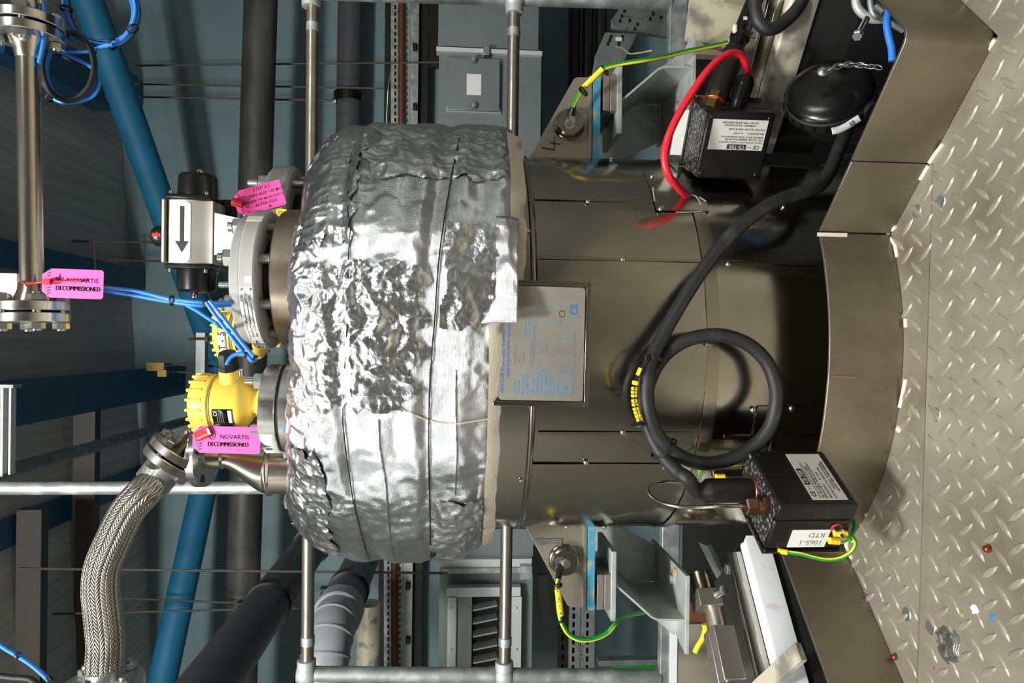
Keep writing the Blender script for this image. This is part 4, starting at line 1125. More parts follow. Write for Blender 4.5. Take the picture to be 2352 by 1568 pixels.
rim_sheet('paint_chip', math.radians(-92), math.radians(-97), 1.069, 1.082, FR, 'tape_white', fg, 4)
rim_sheet('masking_tape', math.radians(-42), math.radians(-34), 1.066, 1.095, FR, 'caulk', fg, 6)
cyl('pin', fc(1.112) + V((-.02, -FR * .8, 0)), fc(1.136) + V((-.02, -FR * .8, 0)), .006, 'zinc', fg, n=14)

# ================================================================ rear nozzle with valve and actuator
rx, ry, RR2 = .272, 1.65, .132
rf = thing('valve_flange', 'grey painted valve flange with studs half hidden behind the foil', 'flange', (rx, ry, .98))
rc_ = lambda z: V((rx, ry, z))
flange(rf, rc_(1.0), UP, RR2 * .97, .04, 'flange_brown', .01, 'lower_flange', 60, .003)
cyl('throat', rc_(1.04), rc_(1.075), .07, 'black', rf)
flange(rf, rc_(1.072), UP, RR2, .05, 'paint_grey', .01, 'valve_ring', 60, .006)
for i in range(8):
    a = 2 * PI * i / 8 + .05
    p = V((rx + RR2 * .8 * math.cos(a), ry + RR2 * .8 * math.sin(a), 0))
    s2 = cyl('stud', p + UP * 1.02, p + UP * 1.168, .0088, 'zinc_dull', rf, n=14); hexn('nut', p + UP * 1.122, UP, .0168, .024, 'zinc', s2)
pD = fr(P(650, 489, 1.515), (-1, 0, 0), (0, 0, -1))
pD = fr(P(648, 490, 1.508), (1, 0, 0), (0, 0, 1))
yl = prism('warning_label', [(-.009, -.012), (.009, -.009), (.010, .012), (-.004, .012)], .0008, pD, 'marker_yellow', rf)
txt('D', pD @ Matrix.Translation((-.003, .003, .001)), .012, 'ink', yl)
lathe('valve_body', [(.05, 0), (.056, .01), (.05, .03), (.04, .05), (.028, .06)], axm(rc_(1.122), UP), 'stainless', rf, n=40)
lathe('valve_neck', [(.02, 0), (.02, .035), (.03, .036), (.03, .05)], axm(rc_(1.178), UP), 'stainless', rf, n=28)
# actuator
ad = 1.6
ac = thing('valve_actuator', 'silver pneumatic actuator with black end caps and white arrow label', 'actuator', P(490, 537, ad))
c0 = P(448, 537, ad); bw = S(138, ad); bh = S(96, ad); bd = .085
ang = V((1, -.035, -.012)).normalized()
AM = fr(c0, ang, UP)          # x along the cylinder, y up, z towards the eye
pts = [(-bh / 2, -bd * .3), (-bh * .42, -bd * .46), (-bh * .1, -bd * .55), (bh * .12, -bd * .55), (bh * .30, -bd * .42), (bh * .5, -bd * .42), (bh * .5, bd * .42), (bh * .3, bd * .46), (-bh * .42, bd * .46), (-bh / 2, bd * .3)]
# profile in (up, depth) : extruded along the cylinder; up axis points to the top of the actuator
EM = AM @ Matrix(((0, 0, 1, -bw / 2), (-1, 0, 0, 0), (0, -1, 0, 0), (0, 0, 0, 1)))
body = prism('body', pts, bw, EM, 'alu_body', ac, bevel=.0015)
for u, hh in ((bh * .53, .006), (-bh * .53, .007)):
    box('side_rail', (0, u * -1 if False else u, .02), (bw * .98, hh, .05), 'alu_body', ac, M=AM, bevel=.001)
box('base_block', (0, -bh * .56, -.01), (bw * .92, .02, .07), 'alu_body', ac, M=AM, bevel=.001)
for s in (-1, 1):
    q = AM @ V((s * bw / 2, 0, 0)); axv = (AM.to_3x3() @ V((s, 0, 0)))
    box('cap_plate', (s * (bw / 2 + .006), -.002, 0), (.012, bh * 1.02, bd * 1.1), 'black_gloss', ac, M=AM, bevel=.004)
    lathe('end_cap', [(.042, 0), (.0425, .01), (.0415, .044), (.037, .05), (.0005, .051)], axm(AM @ V((s * (bw / 2 + .012), -.006, 0)), axv), 'black_gloss', ac, n=40, bevel=0)
    for u in (-.38, .40):
        for w_ in (-.38, .42):
            p = AM @ V((s * (bw / 2 + .012), bh * u, bd * w_)); cyl('cap_screw', p, p + axv * .007, .0042, 'zinc', ac, n=12)
    p = AM @ V((s * (bw / 2 + .062), -.006, .012 if s < 0 else -.01)); MB().lathe([(.006, 0), (.0085, .006), (.0075, .013), (.0005, .016)], axm(p, axv), 16).build('stop_nut', 'chrome', ac, smooth=50)
# label with arrow (points to the world's left end)
lz = bd * .55 + .0008
lw_, lh_ = bw * .90, S(37, ad)
rr = []
for cx_, cy_, a0 in ((lw_ / 2 - .006, lh_ / 2 - .006, 0), (-lw_ / 2 + .006, lh_ / 2 - .006, 90), (-lw_ / 2 + .006, -lh_ / 2 + .006, 180), (lw_ / 2 - .006, -lh_ / 2 + .006, 270)):
    for k in range(5):
        an = math.radians(a0 + 22.5 * k); rr.append((cx_ + .006 * math.cos(an), cy_ + .006 * math.sin(an)))
lb = prism('arrow_label', rr, .0008, AM @ Matrix.Translation((0, .0105, lz)), 'label_white', ac)
aw = [(.055, .0045), (-.022, .0045), (-.022, .0145), (-.047, 0), (-.022, -.0145), (-.022, -.0045), (.055, -.0045)]
prism('arrow', aw, .0005, AM @ Matrix.Translation((0, .0095, lz + .0008)), 'ink', lb)
prism('torn_label', [(-.018, 0), (.03, 0), (.03, .008), (-.01, .009)], .0004, AM @ Matrix.Translation((0, .029, lz - .001)), 'label_white', lb)
# position indicator
pi_ = AM @ V((-.008, bh / 2 + .010, 0))
cyl('indicator_stem', pi_ - UP * .004, pi_ + UP * .012, .012, 'black', ac)
MB().lathe([(.021, .006), (.0235, .010), (.0225, .024), (.017, .032), (.0005, .036)], axm(pi_, UP), 32).build('indicator_dome', 'dark_steel', ac, smooth=60)
box('indicator_bar', pi_ + V((.0, -.0225, .0165)), (.008, .004, .019), 'cable_red', ac, bevel=.001)
# mounting bracket and positioner below
bq = AM @ V((-.004, -bh * .5 - .008, .038))
prism('mount_bracket', [(-.046, 0), (.048, 0), (.036, -.062), (-.030, -.062)], .004, fr(bq, ang, UP), 'bracket_white', ac, bevel=.0008)
prism('mount_bracket', [(-.046, 0), (.048, 0), (.036, -.062), (-.030, -.062)], .004, fr(bq + V((0, .07, 0)), ang, UP), 'bracket_white', ac, bevel=.0008)
box('bracket_foot', bq + V((.004, .034, -.062)), (.07, .075, .005), 'bracket_white', ac)
cyl('drive_shaft', bq + V((0, .035, 0)), bq + V((0, .035, -.10)), .011, 'zinc_dull', ac)
sb = AM @ V((.038, -bh * .5 - .034, -.03))
so = box('solenoid', sb, (.075, .045, .04), 'solenoid_blue', ac, bevel=.002); box('solenoid_coil', sb + V((.012, -.004, .012)), (.06, .05, .03), 'black', ac, bevel=.002)
box('solenoid_label', sb + V((.012, -.0235, -.012)), (.026, .001, .008), 'label_white', so)
cyl('fitting', sb + V((-.02, -.01, -.03)), sb + V((-.02, -.01, -.055)), .009, 'zinc', ac, n=14)

# ================================================================ yellow transmitters
def transmitter(c, s, lab, rot, lettered, gland=True, tilt=0):
    """housing with a ribbed screw cap on top, neck below, cable entry to one side; c = foot of the neck"""
    t = thing('level_transmitter', lab, 'transmitter', c, 'yellow level transmitters')
    M0 = Matrix.Translation(c) @ Matrix.Rotation(tilt, 4, 'Y') @ Matrix.Rotation(rot, 4, 'Z') @ Matrix.Diagonal((s, s, s * .84, 1))
    MB().lathe([(.030, 0), (.030, .016), (.026, .019), (.026, .028), (.034, .034), (.046, .046), (.050, .056), (.050, .108)], M0, 40).build('housing', 'yellow', t, smooth=50)
    MB().lathe([(.0505, .110), (.0535, .113), (.054, .142), (.050, .150), (.046, .154), (.0005, .156)], M0, 48).build('screw_cap', 'yellow', t, smooth=40)
    lathe('seam', ringp(.046, .0512, .1075, .1105, .0004), M0, 'debris', t, n=40, cap=False)
    for i in range(18):
        a = 2 * PI * i / 18
        o = M0 @ Matrix.Rotation(a, 4, 'Z')
        MB().box((.0520, 0, .1390), (.0055, .0050, .034), o).build('cap_rib', 'yellow', t, bevel=.0012 * s)
    # cable entry
    E = M0 @ fr((.024, 0, .076), (0, 1, 0), (0, 0, 1))
    MB().lathe([(.027, .0), (.0225, .020), (.021, .044)], E, 30).build('cable_entry', 'yellow', t, smooth=50)
    if gland:
        g = MB().lathe([(.0215, .044), (.0225, .046), (.0225, .052), (.0205, .054), (.0205, .068), (.018, .076), (.009, .077)], E, 8).build('cable_gland', 'black', t, smooth=20)
        q = E @ V((-.028, .012, .03)); 
    cyl('side_screw', M0 @ V((.055, .0, .052)), M0 @ V((.066, .0, .052)), .0055 * s, 'zinc', t, n=12)
    lathe('base_ring', ringp(.004, .034, -.006, 0, .001), M0, 'zinc', t, n=36)
    return t, M0
# nearer one : stands on the bright steel flange
tf = V((-.118, 1.285, 1.039))
t2, M2 = transmitter(tf, .98, 'yellow level transmitter with black cable gland on the bright steel flange', -.35, False, tilt=0)
def on_lathe(M0, r, a, z): 
    p = M0 @ V((r * math.cos(a), r * math.sin(a), z)); t_ = (M0.to_3x3() @ V((-math.sin(a), math.cos(a), 0))).normalized(); return p, t_
def wrap(M0, r, a0, a1, z0, z1, mat_, par, name, n=14):
    mb = MB(); vs = []; fs = []
    for i in range(n + 1):
        a = a0 + (a1 - a0) * i / n
        for z in (z0, z1): vs.append((r * math.cos(a), r * math.sin(a), z))
    for i in range(n): fs.append((2 * i, 2 * i + 2, 2 * i + 3, 2 * i + 1))
    o = mb.add(vs, fs, M0).build(name, mat_, par); sd = o.modifiers.new('t', 'SOLIDIFY'); sd.thickness = .0005; return o
aw0 = math.atan2(-1, 0) + .35
lp = wrap(M2, .0506, aw0 - 1.25, aw0 - .15, .058, .101, 'black_gloss', t2, 'rating_label')
wrap(M2, .0510, aw0 - .72, aw0 - .20, .0595, .068, 'label_white', lp, 'white_field')
for k in range(4): wrap(M2, .0509, aw0 - .75, aw0 - .3, .078 + k * .004, .0792 + k * .004, 'ink_faint', lp, 'print_line')
p, t_ = on_lathe(M2, .0512, aw0 - .30, .094); txt('CE', fr(p, t_, UP), .009, 'label_white', lp, 'CENTER')
fb = thing('bright_flange_pair', 'bright steel flange pair with black gasket carrying the yellow transmitter', 'flange', (tf.x, tf.y, .96))
b0 = V((-.129, 1.30, 0)); RF = .083
cyl('neck', b0 + UP * .93, b0 + UP * .985, .05, 'flange_steel', fb)
flange(fb, b0 + UP * .975, UP, RF, .030, 'flange_steel', .01, 'lower_flange', 64, .0015)
flange(fb, b0 + UP * 1.005, UP, RF * .96, .005, 'gasket', .01, 'gasket', 64, .0005)
up_f = flange(fb, b0 + UP * 1.010, UP, RF, .029, 'flange_steel', .0005, 'upper_flange', 64, .0015)
for i in range(4):
    a = i * PI / 2 + .95; p = b0 + V((RF * .77 * math.cos(a), RF * .77 * math.sin(a), 0))
    s2 = cyl('stud', p + UP * .97, p + UP * 1.072, .0075, 'zinc', fb, n=14); hexn('nut', p + UP * 1.039, UP, .0155, .018, 'zinc', s2)
def rimf(a, z, out): R = RF + out; return fr((b0.x + R * math.cos(a), b0.y + R * math.sin(a), z), (-math.sin(a), math.cos(a), 0), UP)
for z, ds in ((1.026, (0, .008)),):
    for k in ds: box('pen_mark', (0, 0, 0), (.0012, .014, .0006), 'ink', up_f, M=rimf(math.radians(-82) + k / RF, z, .0002))
mb = MB(); vs = []; fs = []
for i in range(13):
    a = math.radians(-118 - 46 * i / 12)
    for z in (1.0115, 1.0375): vs.append(V((b0.x + (RF + .0006) * math.cos(a), b0.y + (RF + .0006) * math.sin(a), z)))
for i in range(12): fs.append((2 * i, 2 * i + 1, 2 * i + 3, 2 * i + 2))
tpz = mb.add(vs, fs).build('white_label', 'label_white', fb); sd = tpz.modifiers.new('t', 'SOLIDIFY'); sd.thickness = .0004
for q, ch in enumerate('01'): txt(ch, rimf(math.radians(-146 + 8 * q), 1.026, .0012), .0165, 'ink', tpz, 'CENTER')
box('blue_paint_mark', (0, 0, 0), (.012, .007, .0004), 'speck_blue', fb, M=rimf(math.radians(-112), .991, .0002))
# farther one, lettered cap, behind the grey disc holder
tk = V((.012, 1.56, 1.085))
t1, M1 = transmitter(tk, 1.05, 'yellow level transmitter with lettered cap strip behind the grey disc holder', 2.2, True, gland=False)
lw2 = wrap(M1, .0549, math.radians(-215 - 126), math.radians(-215 - 126) + 2.2, .118, .138, 'label_white', t1, 'cap_strip')
a_s = math.atan2(-1, 0) - 2.2
for q, ch in enumerate('LT-57801'):
    p, t_ = on_lathe(M1, .0556, a_s + (q - 3.2) * .27, .128); txt(ch, fr(p, t_, UP), .021, 'ink', lw2, 'CENTER')
bx = wrap(M1, .0508, a_s - .8, a_s + .6, .060, .10, 'ink', t1, 'rating_label')
cyl('nozzle', tk - UP * .12, tk - UP * .002, .036, 'flange_steel', t1, n=30)

# ================================================================ outlet : reducer, lap flange, elbow, hose
nx = V((-.262, 1.40, 0))
ol = thing('outlet_nozzle', 'stainless reducer with loose flange rising from the foil blanket', 'nozzle', nx + UP * .97)
flange(ol, nx + UP * .975, UP, .088, .030, 'flange_steel', .02, 'base_flange', 60)
for i in range(4):
    a = i * PI / 2 + .72; p = nx + V((.07 * math.cos(a), .07 * math.sin(a), 0)); hexn('nut', p + UP * 1.005, UP, .0155, .018, 'zinc', ol)
wr = wrap(Matrix.Translation(nx), .0887, math.radians(-100), math.radians(-62), .977, 1.003, 'label_grey', ol, 'green_sticker')
R1 = .048; zb = 1.02
cyl('pipe_stub', nx + UP * 1.0, nx + UP * 1.058, R1, 'pipe_steel', ol, n=40)
MB().lathe([(R1, -.006), (R1 + .004, -.003), (R1 + .005, 0), (R1 + .004, .004), (R1, .007)], axm(nx + UP * 1.062, UP), 40, cap=False).build('weld_bead', 'pipe_steel', ol, smooth=60)
# eccentric reducer: straight on the side of the transmitter
tipc = P(512, 1052, 1.37); mb = MB(); nn = 40; K = 10; vs = []; fs = []
b_c = nx + UP * 1.066
for k in range(K + 1):
    t = k / K; e = t * t * (3 - 2 * t); c = b_c.lerp(tipc, t); c.x = b_c.x + (tipc.x - b_c.x) * e; c.y = b_c.y + (tipc.y - b_c.y) * e; r = R1 + (.0185 - R1) * e
    for i in range(nn): a = 2 * PI * i / nn; vs.append(c + V((r * math.cos(a), r * math.sin(a), 0)))
for k in range(K):
    for i in range(nn): j = (i + 1) % nn; fs.append((k * nn + i, k * nn + j, (k + 1) * nn + j, (k + 1) * nn + i))
mb.add(vs, fs).build('reducer', 'pipe_steel', ol, smooth=60)
fcn = P(462, 1052, 1.36)
axf = V((-.04, .12, 1)).normalized()
cyl('small_pipe', tipc - UP * .004, fcn + UP * .03, .0185, 'pipe_steel', ol, n=32)
MB().lathe([(.0185, -.004), (.021, 0), (.0185, .004)], axm(tipc, UP), 32, cap=False).build('weld_bead', 'pipe_steel', ol, smooth=60)
lf = lathe('loose_flange', [(.022, 0), (.053, 0), (.0545, .0015), (.0545, .0165), (.053, .018), (.022, .018)], axm(fcn - axf * .012, axf), 'flange_steel', ol, n=56)
m_ = axm(fcn - axf * .012, axf)
for i in range(4):
    a = i * PI / 2 + .5; p = m_ @ V((.041 * math.cos(a), .041 * math.sin(a), -.0004)); lathe('bolt_hole', [(.0075, 0), (.0065, .0003)], axm(p, -axf), 'black', lf, n=20)
# elbow and upper flange pair on the hose
fpc = P(414, 1030, 1.345)
hx = (P(395, 1108, 1.33) - P(425, 1078, 1.345)).normalized()
hx = V((-.80, -.12, .58)).normalized()
el = [fcn + UP * .0, fcn + UP * .03, fpc - hx * .035, fpc + hx * .0]
tube('elbow', el, .0185, 'pipe_steel', ol, n=24)
hs = thing('braided_hose', 'braided stainless hose with flanged ends arching away from the outlet', 'hose', P(240, 1300, 1.28))
m0 = fpc
flange(hs, m0, hx, .054, .016, 'flange_steel', .015, 'flange', 56)
flange(hs, m0 + hx * .016, hx, .036, .004, 'gasket', .015, 'gasket', 40)
flange(hs, m0 + hx * .020, hx, .054, .016, 'flange_steel', .015, 'flange', 56)
bolts(hs, m0, hx, .0405, 4, 0, .036, .0125, a0=.25, stud=.002)
cl0 = m0 + hx * .034
hp = [cl0, cl0 + hx * .045] + [P(x, y, dd) for x, y, dd in ((335, 1126, 1.31), (296, 1170, 1.30), (262, 1236, 1.29), (237, 1297, 1.285), (231, 1350, 1.28), (237, 1415, 1.275), (242, 1470, 1.27), (240, 1520, 1.27), (239, 1542, 1.27))]
hpath = smooth_path(hp, 14)
MB().tube(hpath[10:], .0308, 40).build('braid', 'braid', hs, smooth=60, uv=True)
cyl('ferrule', cl0, cl0 + hx * .045, .0345, 'zinc_dull', hs, n=40)
fm = axm(cl0, hx)
# stamped number on the ferrule
for q, ch in enumerate('88-H2'):
    lv_ = fm.inverted().to_3x3() @ V((-.3, -1, 0)); a = math.atan2(lv_.y, lv_.x) + (q - 2) * .42
    p = fm @ V((.0349 * math.cos(a), .0349 * math.sin(a), .022)); tn = (fm.to_3x3() @ V((-math.sin(a), math.cos(a), 0))); txt(ch, fr(p, tn, hx), .020, 'ink_faint', hs, 'CENTER')
ec = P(239, 1534, 1.27); ed = (P(240, 1600, 1.27) - P(240, 1530, 1.27)).normalized()
cyl('ferrule', ec, ec + ed * .05, .0335, 'zinc_dull', hs, n=40)
flange(hs, ec + ed * .022, ed, .066, .018, 'zinc_dull', .02, 'flange', 56)
bolts(hs, ec + ed * .022, ed, .05, 4, 0, .018, .0125, 'zinc_dull', a0=.5, stud=.006)

# ================================================================ blue cables
def cable(name, pts, r, mat_, lab, cat='cable', group=None, sm=8): return tag(tube(name, pts, r, mat_, n=10, sm=sm), lab, cat, group)
bc_ = thing('cable_coil', 'open coil of blue cables hanging over the blue brace end', 'cable coil', P(235, 60, 1.26))
l1_ = [(150, -30), (152, 20), (165, 58), (186, 84), (215, 99), (255, 101), (286, 84), (304, 55), (311, 22), (304, -8), (285, -30)]
for i, (ox, oy) in enumerate(((0, 0), (6, 3), (-5, 6), (3, -6))):
    tube('strand', [P(x + ox * (1 if x > 200 else -.6), y + oy, 1.26 + .006 * i) for x, y in l1_], .0036, 'cable_blue', bc_, n=9)
tube('strand', [P(x + (8 if x > 230 else 6), y + 5, 1.275) for x, y in l1_], .0038, 'cable_black', bc_, n=9)
bd_ = thing('cable_coil', 'round coil of black and blue cable beside the upper pipe flange', 'cable coil', P(160, 155, 1.24))
for i in range(5):
    rx_, ry_ = 58 + 3 * (i % 3) - (4 if i == 4 else 0), 76 + 2 * (i % 2) - 3 * (i // 3)
    ox = (0, 2, -2, 6, 8)[i]; oy = (0, 2, -1, 4, 8)[i]
    tube('strand', [P(156 + ox + rx_ * math.cos(a), 152 + oy + ry_ * math.sin(a), 1.24 + .004 * i) for a in [2 * PI * k / 14 for k in range(14)]], .0036, 'cable_black' if i < 3 else 'cable_blue', bd_, n=9, closed=True)
bl_g = 'blue signal cables'
cable('blue_cable', [P(x, y, 1.25) for x, y in ((-20, 90), (20, 98), (50, 106), (90, 114), (125, 118), (165, 119), (205, 117), (232, 108), (258, 102))], .0036, 'cable_blue', 'blue cable running straight from the frame edge into both coils', group=bl_g)
cable('blue_cable', [P(x, y, 1.255) for x, y in ((125, 112), (150, 124), (180, 138), (203, 150), (222, 165), (228, 190), (215, 218), (185, 232), (150, 236), (125, 228))], .0036, 'cable_blue', 'blue cable sagging round the underside of the black coil', group=bl_g)
cable('black_cable', [P(x, y, 1.262) for x, y in ((120, 120), (150, 132), (180, 146), (200, 156))], .003, 'cable_black', 'short black cable inside the coil')
cable('blue_cable', [P(x, y, 1.19) for x, y in ((100, 0), (104, 40), (102, 85), (96, 120), (90, 145))], .0036, 'cable_blue', 'blue cable dropping behind the upper pipe flange', group=bl_g)
for i, (x, y, a_) in enumerate(((152, 20, 0), (258, 102, 1.2), (305, 66, .6), (212, 113, 1.4), (169, 82, .7), (166, 228, 1.3), (118, 224, .8), (98, 153, 0))):
    c = P(x, y, 1.256); tag(lathe('cable_tie', ringp(.009, .0105, -.002, .002, .0003), axm(c, (math.cos(a_), .1, math.sin(a_)) if i < 5 else (math.sin(a_), .1, math.cos(a_))), 'black', n=18, cap=False),
        ['black tie near the frame edge on the open blue coil', 'black tie where the open coil meets the brace', 'black tie on the lower bend of the open coil', 'black tie joining the straight blue cable to the coil', 'black tie on the inner bend of the open coil', 'black tie at the bottom of the black coil', 'black tie at the lower side of the black coil', 'black tie on the upper side of the black coil'][i], 'cable tie', 'cable ties on the coils')
# drop to the transmitters
def cb(pts, lab, d=1.27): return cable('blue_cable', [P(x, y, (q[0] if q else d)) for x, y, *q in pts], .0037, 'cable_blue', lab, group=bl_g)
cb([(55, 646, 1.30), (150, 655, 1.29), (240, 661), (310, 668), (395, 687), (470, 695), (530, 695, 1.30)], 'blue cable from behind the pink pipe tag towards the grey disc holder')
cb([(55, 652, 1.305), (150, 660, 1.295), (240, 668), (310, 679), (395, 694), (470, 702), (530, 700, 1.31)], 'second blue cable beside the one from the pink pipe tag')
cb([(300, 670, 1.276), (395, 690), (420, 697), (450, 712), (480, 732), (505, 748), (528, 762, 1.40), (545, 775, 1.47)], 'blue cable branching down to the lettered yellow transmitter')
cb([(474, 694), (490, 718), (520, 758), (550, 798), (572, 822), (582, 826)], 'blue cable loop, inner side, in front of the lettered transmitter', 1.245)
cb([(481, 690), (500, 714), (530, 752), (560, 792), (582, 818), (588, 828)], 'blue cable loop, outer side, in front of the lettered transmitter', 1.24)
cb([(586, 829), (578, 828), (566, 815), (550, 812), (535, 817), (524, 828), (521, 838)], 'short blue cable bending into the black gland', 1.24)
cb([(-20, 1465), (10, 1487), (40, 1505), (75, 1528), (110, 1560), (130, 1590)], 'thick blue cable curving through the frame corner by the hose end', 1.15)
cable('black_cable', [P(x, y, 1.16) for x, y in ((0, 1552), (30, 1556), (70, 1560), (95, 1580))], .005, 'cable_black', 'black cable in the frame corner under the blue one')
for i, (x, y, dd, ax_) in enumerate(((395, 690, 1.27, (0, 0, 1)), (472, 698, 1.262, (0, 0, 1)), (41, 1505, 1.15, (-.6, 0, .8)), (113, 1560, 1.15, (-.7, 0, .7)), (565, 815, 1.24, (0, 0, 1)), (585, 827, 1.242, (.3, 0, 1)))):
    c = P(x, y, dd); rr3 = .0095 if i < 2 or i == 5 else .0058
    tag(lathe('cable_tie', ringp(rr3 - .001, rr3, -.002, .002, .0003), axm(c, ax_), 'black', n=18, cap=False), ['black tie midway along the blue cables from the pink pipe tag', 'black tie at the fold of the blue cable loop', 'black tie on the thick blue cable in the corner', 'lower black tie on the thick blue cable by the hose end', 'black tie on the short blue cable at the gland', 'black tie at the low end of the blue cable loop'][i], 'cable tie', 'cable ties on the drops')
# ================================================================ brackets that carry the vessel, one on each side
def support(s):
    nm = {1: 'beside the red cable', -1: 'beside the bare load cell'}[s]
    t = thing('vessel_bracket', 'galvanised welded bracket under the vessel lug ' + nm, 'bracket', (s * .55, 1.5, .2), 'vessel brackets')
    X = lambda x, y, z: V((s * x, y, z))
    zt = H - S(1411 - 1060, 1.43)          # underside region of the top plate
    # shims
    for k, z in enumerate((H - S(1385 - 1060, 1.43), H - S(1404 - 1060, 1.43) + .0015)):
        box('shim', X(.53, 1.49, z - .004), (.075, .12, .0155), 'shim', t, bevel=.002)
    z_top = H - S(1403 - 1060, 1.43) - .012
    box('top_plate', X(.516, 1.500, z_top - .003), (.148, .15, .0105), 'galv_cast', t, bevel=.001)
    zt2 = z_top - .008; z_b = H - S(1592 - 1060, 1.43)
    # bent web running away from the eye
    z_m = H - S(1517 - 1060, 1.43)
    pr_ = [(.512, zt2), (.583, z_m + .004), (.5885, z_m - .008), (.5905, z_b)]
    th = .0042; mb = MB(); vs = []; fs = []
    for y in (1.432, 1.66):
        for (x, z) in pr_: vs += [X(x, y, z), X(x + th, y, z + .002)]
    n = len(pr_)
    for i in range(n - 1):
        a = 2 * i; fs += [(a, a + 2, a + 2 + 2 * n, a + 2 * n), (a + 1, a + 1 + 2 * n, a + 3 + 2 * n, a + 3), (a, a + 1, a + 3, a + 2), (a + 2 * n, a + 2 + 2 * n, a + 3 + 2 * n, a + 1 + 2 * n)]
    mb.add(vs, fs).build('bent_web', 'galv_cast', t, smooth=20)
    pv = [(.435, zt2), (.512, zt2), (.585, z_m), (.588, z_b), (.50, z_b), (.45, z_m + .03)]
    mb = MB(); mb.add([X(x, 1.655, z) for x, z in pv] + [X(x, 1.662, z) for x, z in pv], [list(range(6)), list(range(6, 12))[::-1]] + [(i, (i + 1) % 6, 6 + (i + 1) % 6, 6 + i) for i in range(6)])
    mb.build('back_plate', 'galv_cast', t, smooth=0)
    # base plate seen from above
    bp = [(.497, 1.43), (.497, 1.70), (.60, 1.70), (.665, 1.43)]
    mb = MB(); mb.add([X(x, y, z_b) for x, y in bp] + [X(x, y, z_b - .009) for x, y in bp], [(0, 1, 2, 3), (7, 6, 5, 4)] + [(i, (i + 1) % 4, 4 + (i + 1) % 4, 4 + i) for i in range(4)])
    mb.build('base_plate', 'galv_cast', t, smooth=0, bevel=.001)
    c = X(.535, 1.52, z_b); hexn('bolt_head', c, (0, 0, 1), .011, .008, 'galv', t)
    lathe('washer', ringp(.002, .0155, 0, .002, .0004), axm(c, (0, 0, 1)), 'galv', t)
    tube('weld_seam', [X(.498, 1.655, z_b + .003), X(.545, 1.655, z_b + .003), X(.585, 1.65, z_b + .003)], .0035, 'galv_cast', t, n=7)
    tri = [(.594, z_b + .0), (.655, z_b), (.594, z_b + .075)]
    mb = MB(); mb.add([X(x, 1.50, z) for x, z in tri] + [X(x, 1.506, z) for x, z in tri], [(0, 1, 2), (5, 4, 3), (0, 3, 4, 1), (1, 4, 5, 2), (2, 5, 3, 0)]); mb.build('rib', 'galv_cast', t, smooth=0)
    if s < 0:
        mb = MB(); rnd = random.Random(3); vs = []
        flk = [( -.508 - .012 * rnd.random(), 1.50 + .10 * rnd.random()) for _ in range(3)]
        mb.lathe([(.0005, .006), (.009, .0045), (.013, .001)], axm((-.515, 1.50, z_b), (0, 0, 1)), 9); mb.build('grit_pile', 'debris', t, smooth=0)
    # load cell with knuckle, on a bright base plate over a white beam
    lc = thing('load_cell', ('machined load cell on a bright plate over the beam ' if s < 0 else 'bright load cell base plate over the cream beam ') + nm, 'load cell', (s * .56, 1.43, .09), 'load cells')
    dirb = V((-.70 * -s if False else .78 * s, -.62, 0)).normalized()      # the beam comes forward and outward
    nb = V((dirb.y * -s, dirb.x * s, 0))                                  # across the beam, pointing away from the eye
    if nb.y < 0: nb = -nb
    p0 = X(.415, 1.415, 0); zb = .083
    L_ = .62
    bt = thing('beam', ('white' if s < 0 else 'cream') + ' painted beam running out beyond the floor opening, ' + nm, 'beam', p0 + dirb * .2, 'white painted beams')
    # white top flange with rounded edge
    Mb = fr(p0 + V((0, 0, zb)), dirb, nb)
    pts = [(-.02, -.034), (.0, -.034), (.0, .034), (-.02, .034)]
    pf = [(-.016, -.05), (-.018, -.002), (-.013, .0045), (-.004, .007), (.010, .004), (.022, -.002), (.024, -.012), (.020, -.05)]
    EB = Matrix(((dirb.x, nb.x, 0, p0.x), (dirb.y, nb.y, 0, p0.y), (0, 0, 1, zb), (0, 0, 0, 1)))
    mb = MB(); vs = []
    for u in (0.0, L_):
        for a, b in pf: vs.append(EB @ V((u + (.012 if (u == 0 and b > 0) else 0), a, b)))
    k = len(pf); mb.add(vs, [list(range(k))[::-1], list(range(k, 2 * k))] + [(i, (i + 1) % k, k + (i + 1) % k, k + i) for i in range(k)])
    mb.build('painted_top', 'white_paint' if s < 0 else 'cream_paint', bt, smooth=50)
    box('web', (0, 0, 0), (L_, .01, .10), 'void_shade', bt, M=EB @ Matrix.Translation((L_ / 2, -.004, -.09)))  # web coloured near black to give the shade under the beam
    # bright plate behind the white edge
    EP = EB @ Matrix.Translation((0, .052, .008))
    box('bright_plate', (0, 0, 0), (.34, .056, .012), 'chrome', lc, M=EP @ Matrix.Translation((.19, -.006, 0)), bevel=.001)
    box('upstand', (0, 0, 0), (.34, .010, .028), 'machined', lc, M=EP @ Matrix.Translation((.19, -.028, .008)), bevel=.001)
    box('rear_plate', (0, 0, 0), (.40, .16, .010), 'machined', lc, M=EP @ Matrix.Translation((.21, .10, -.02)), bevel=.001)
    for u in (.04, .30): hexn('plate_bolt', EP @ V((u, .016, .006)), (0, 0, 1), .0115, .010, 'zinc_dull', lc)
    if s > 0: return t, lc, bt, EP
    # cell body : two dark blocks with a slot between, along the beam
    zc_ = .045
    for v, w_ in ((.040, .034), (.078, .034)):
        box('cell_body', (0, 0, 0), (.105, w_, .045), 'cell_steel', lc, M=EP @ Matrix.Translation((.205, v, zc_)), bevel=.002)
    cyl('pin', EP @ V((.26, .06, zc_)), EP @ V((.31, .06, zc_ - .004)), .014, 'chrome', lc)
    hexn('pin_nut', EP @ V((.31, .06, zc_ - .004)), EP.to_3x3() @ V((1, 0, 0)), .02, .02, 'zinc_dull', lc)
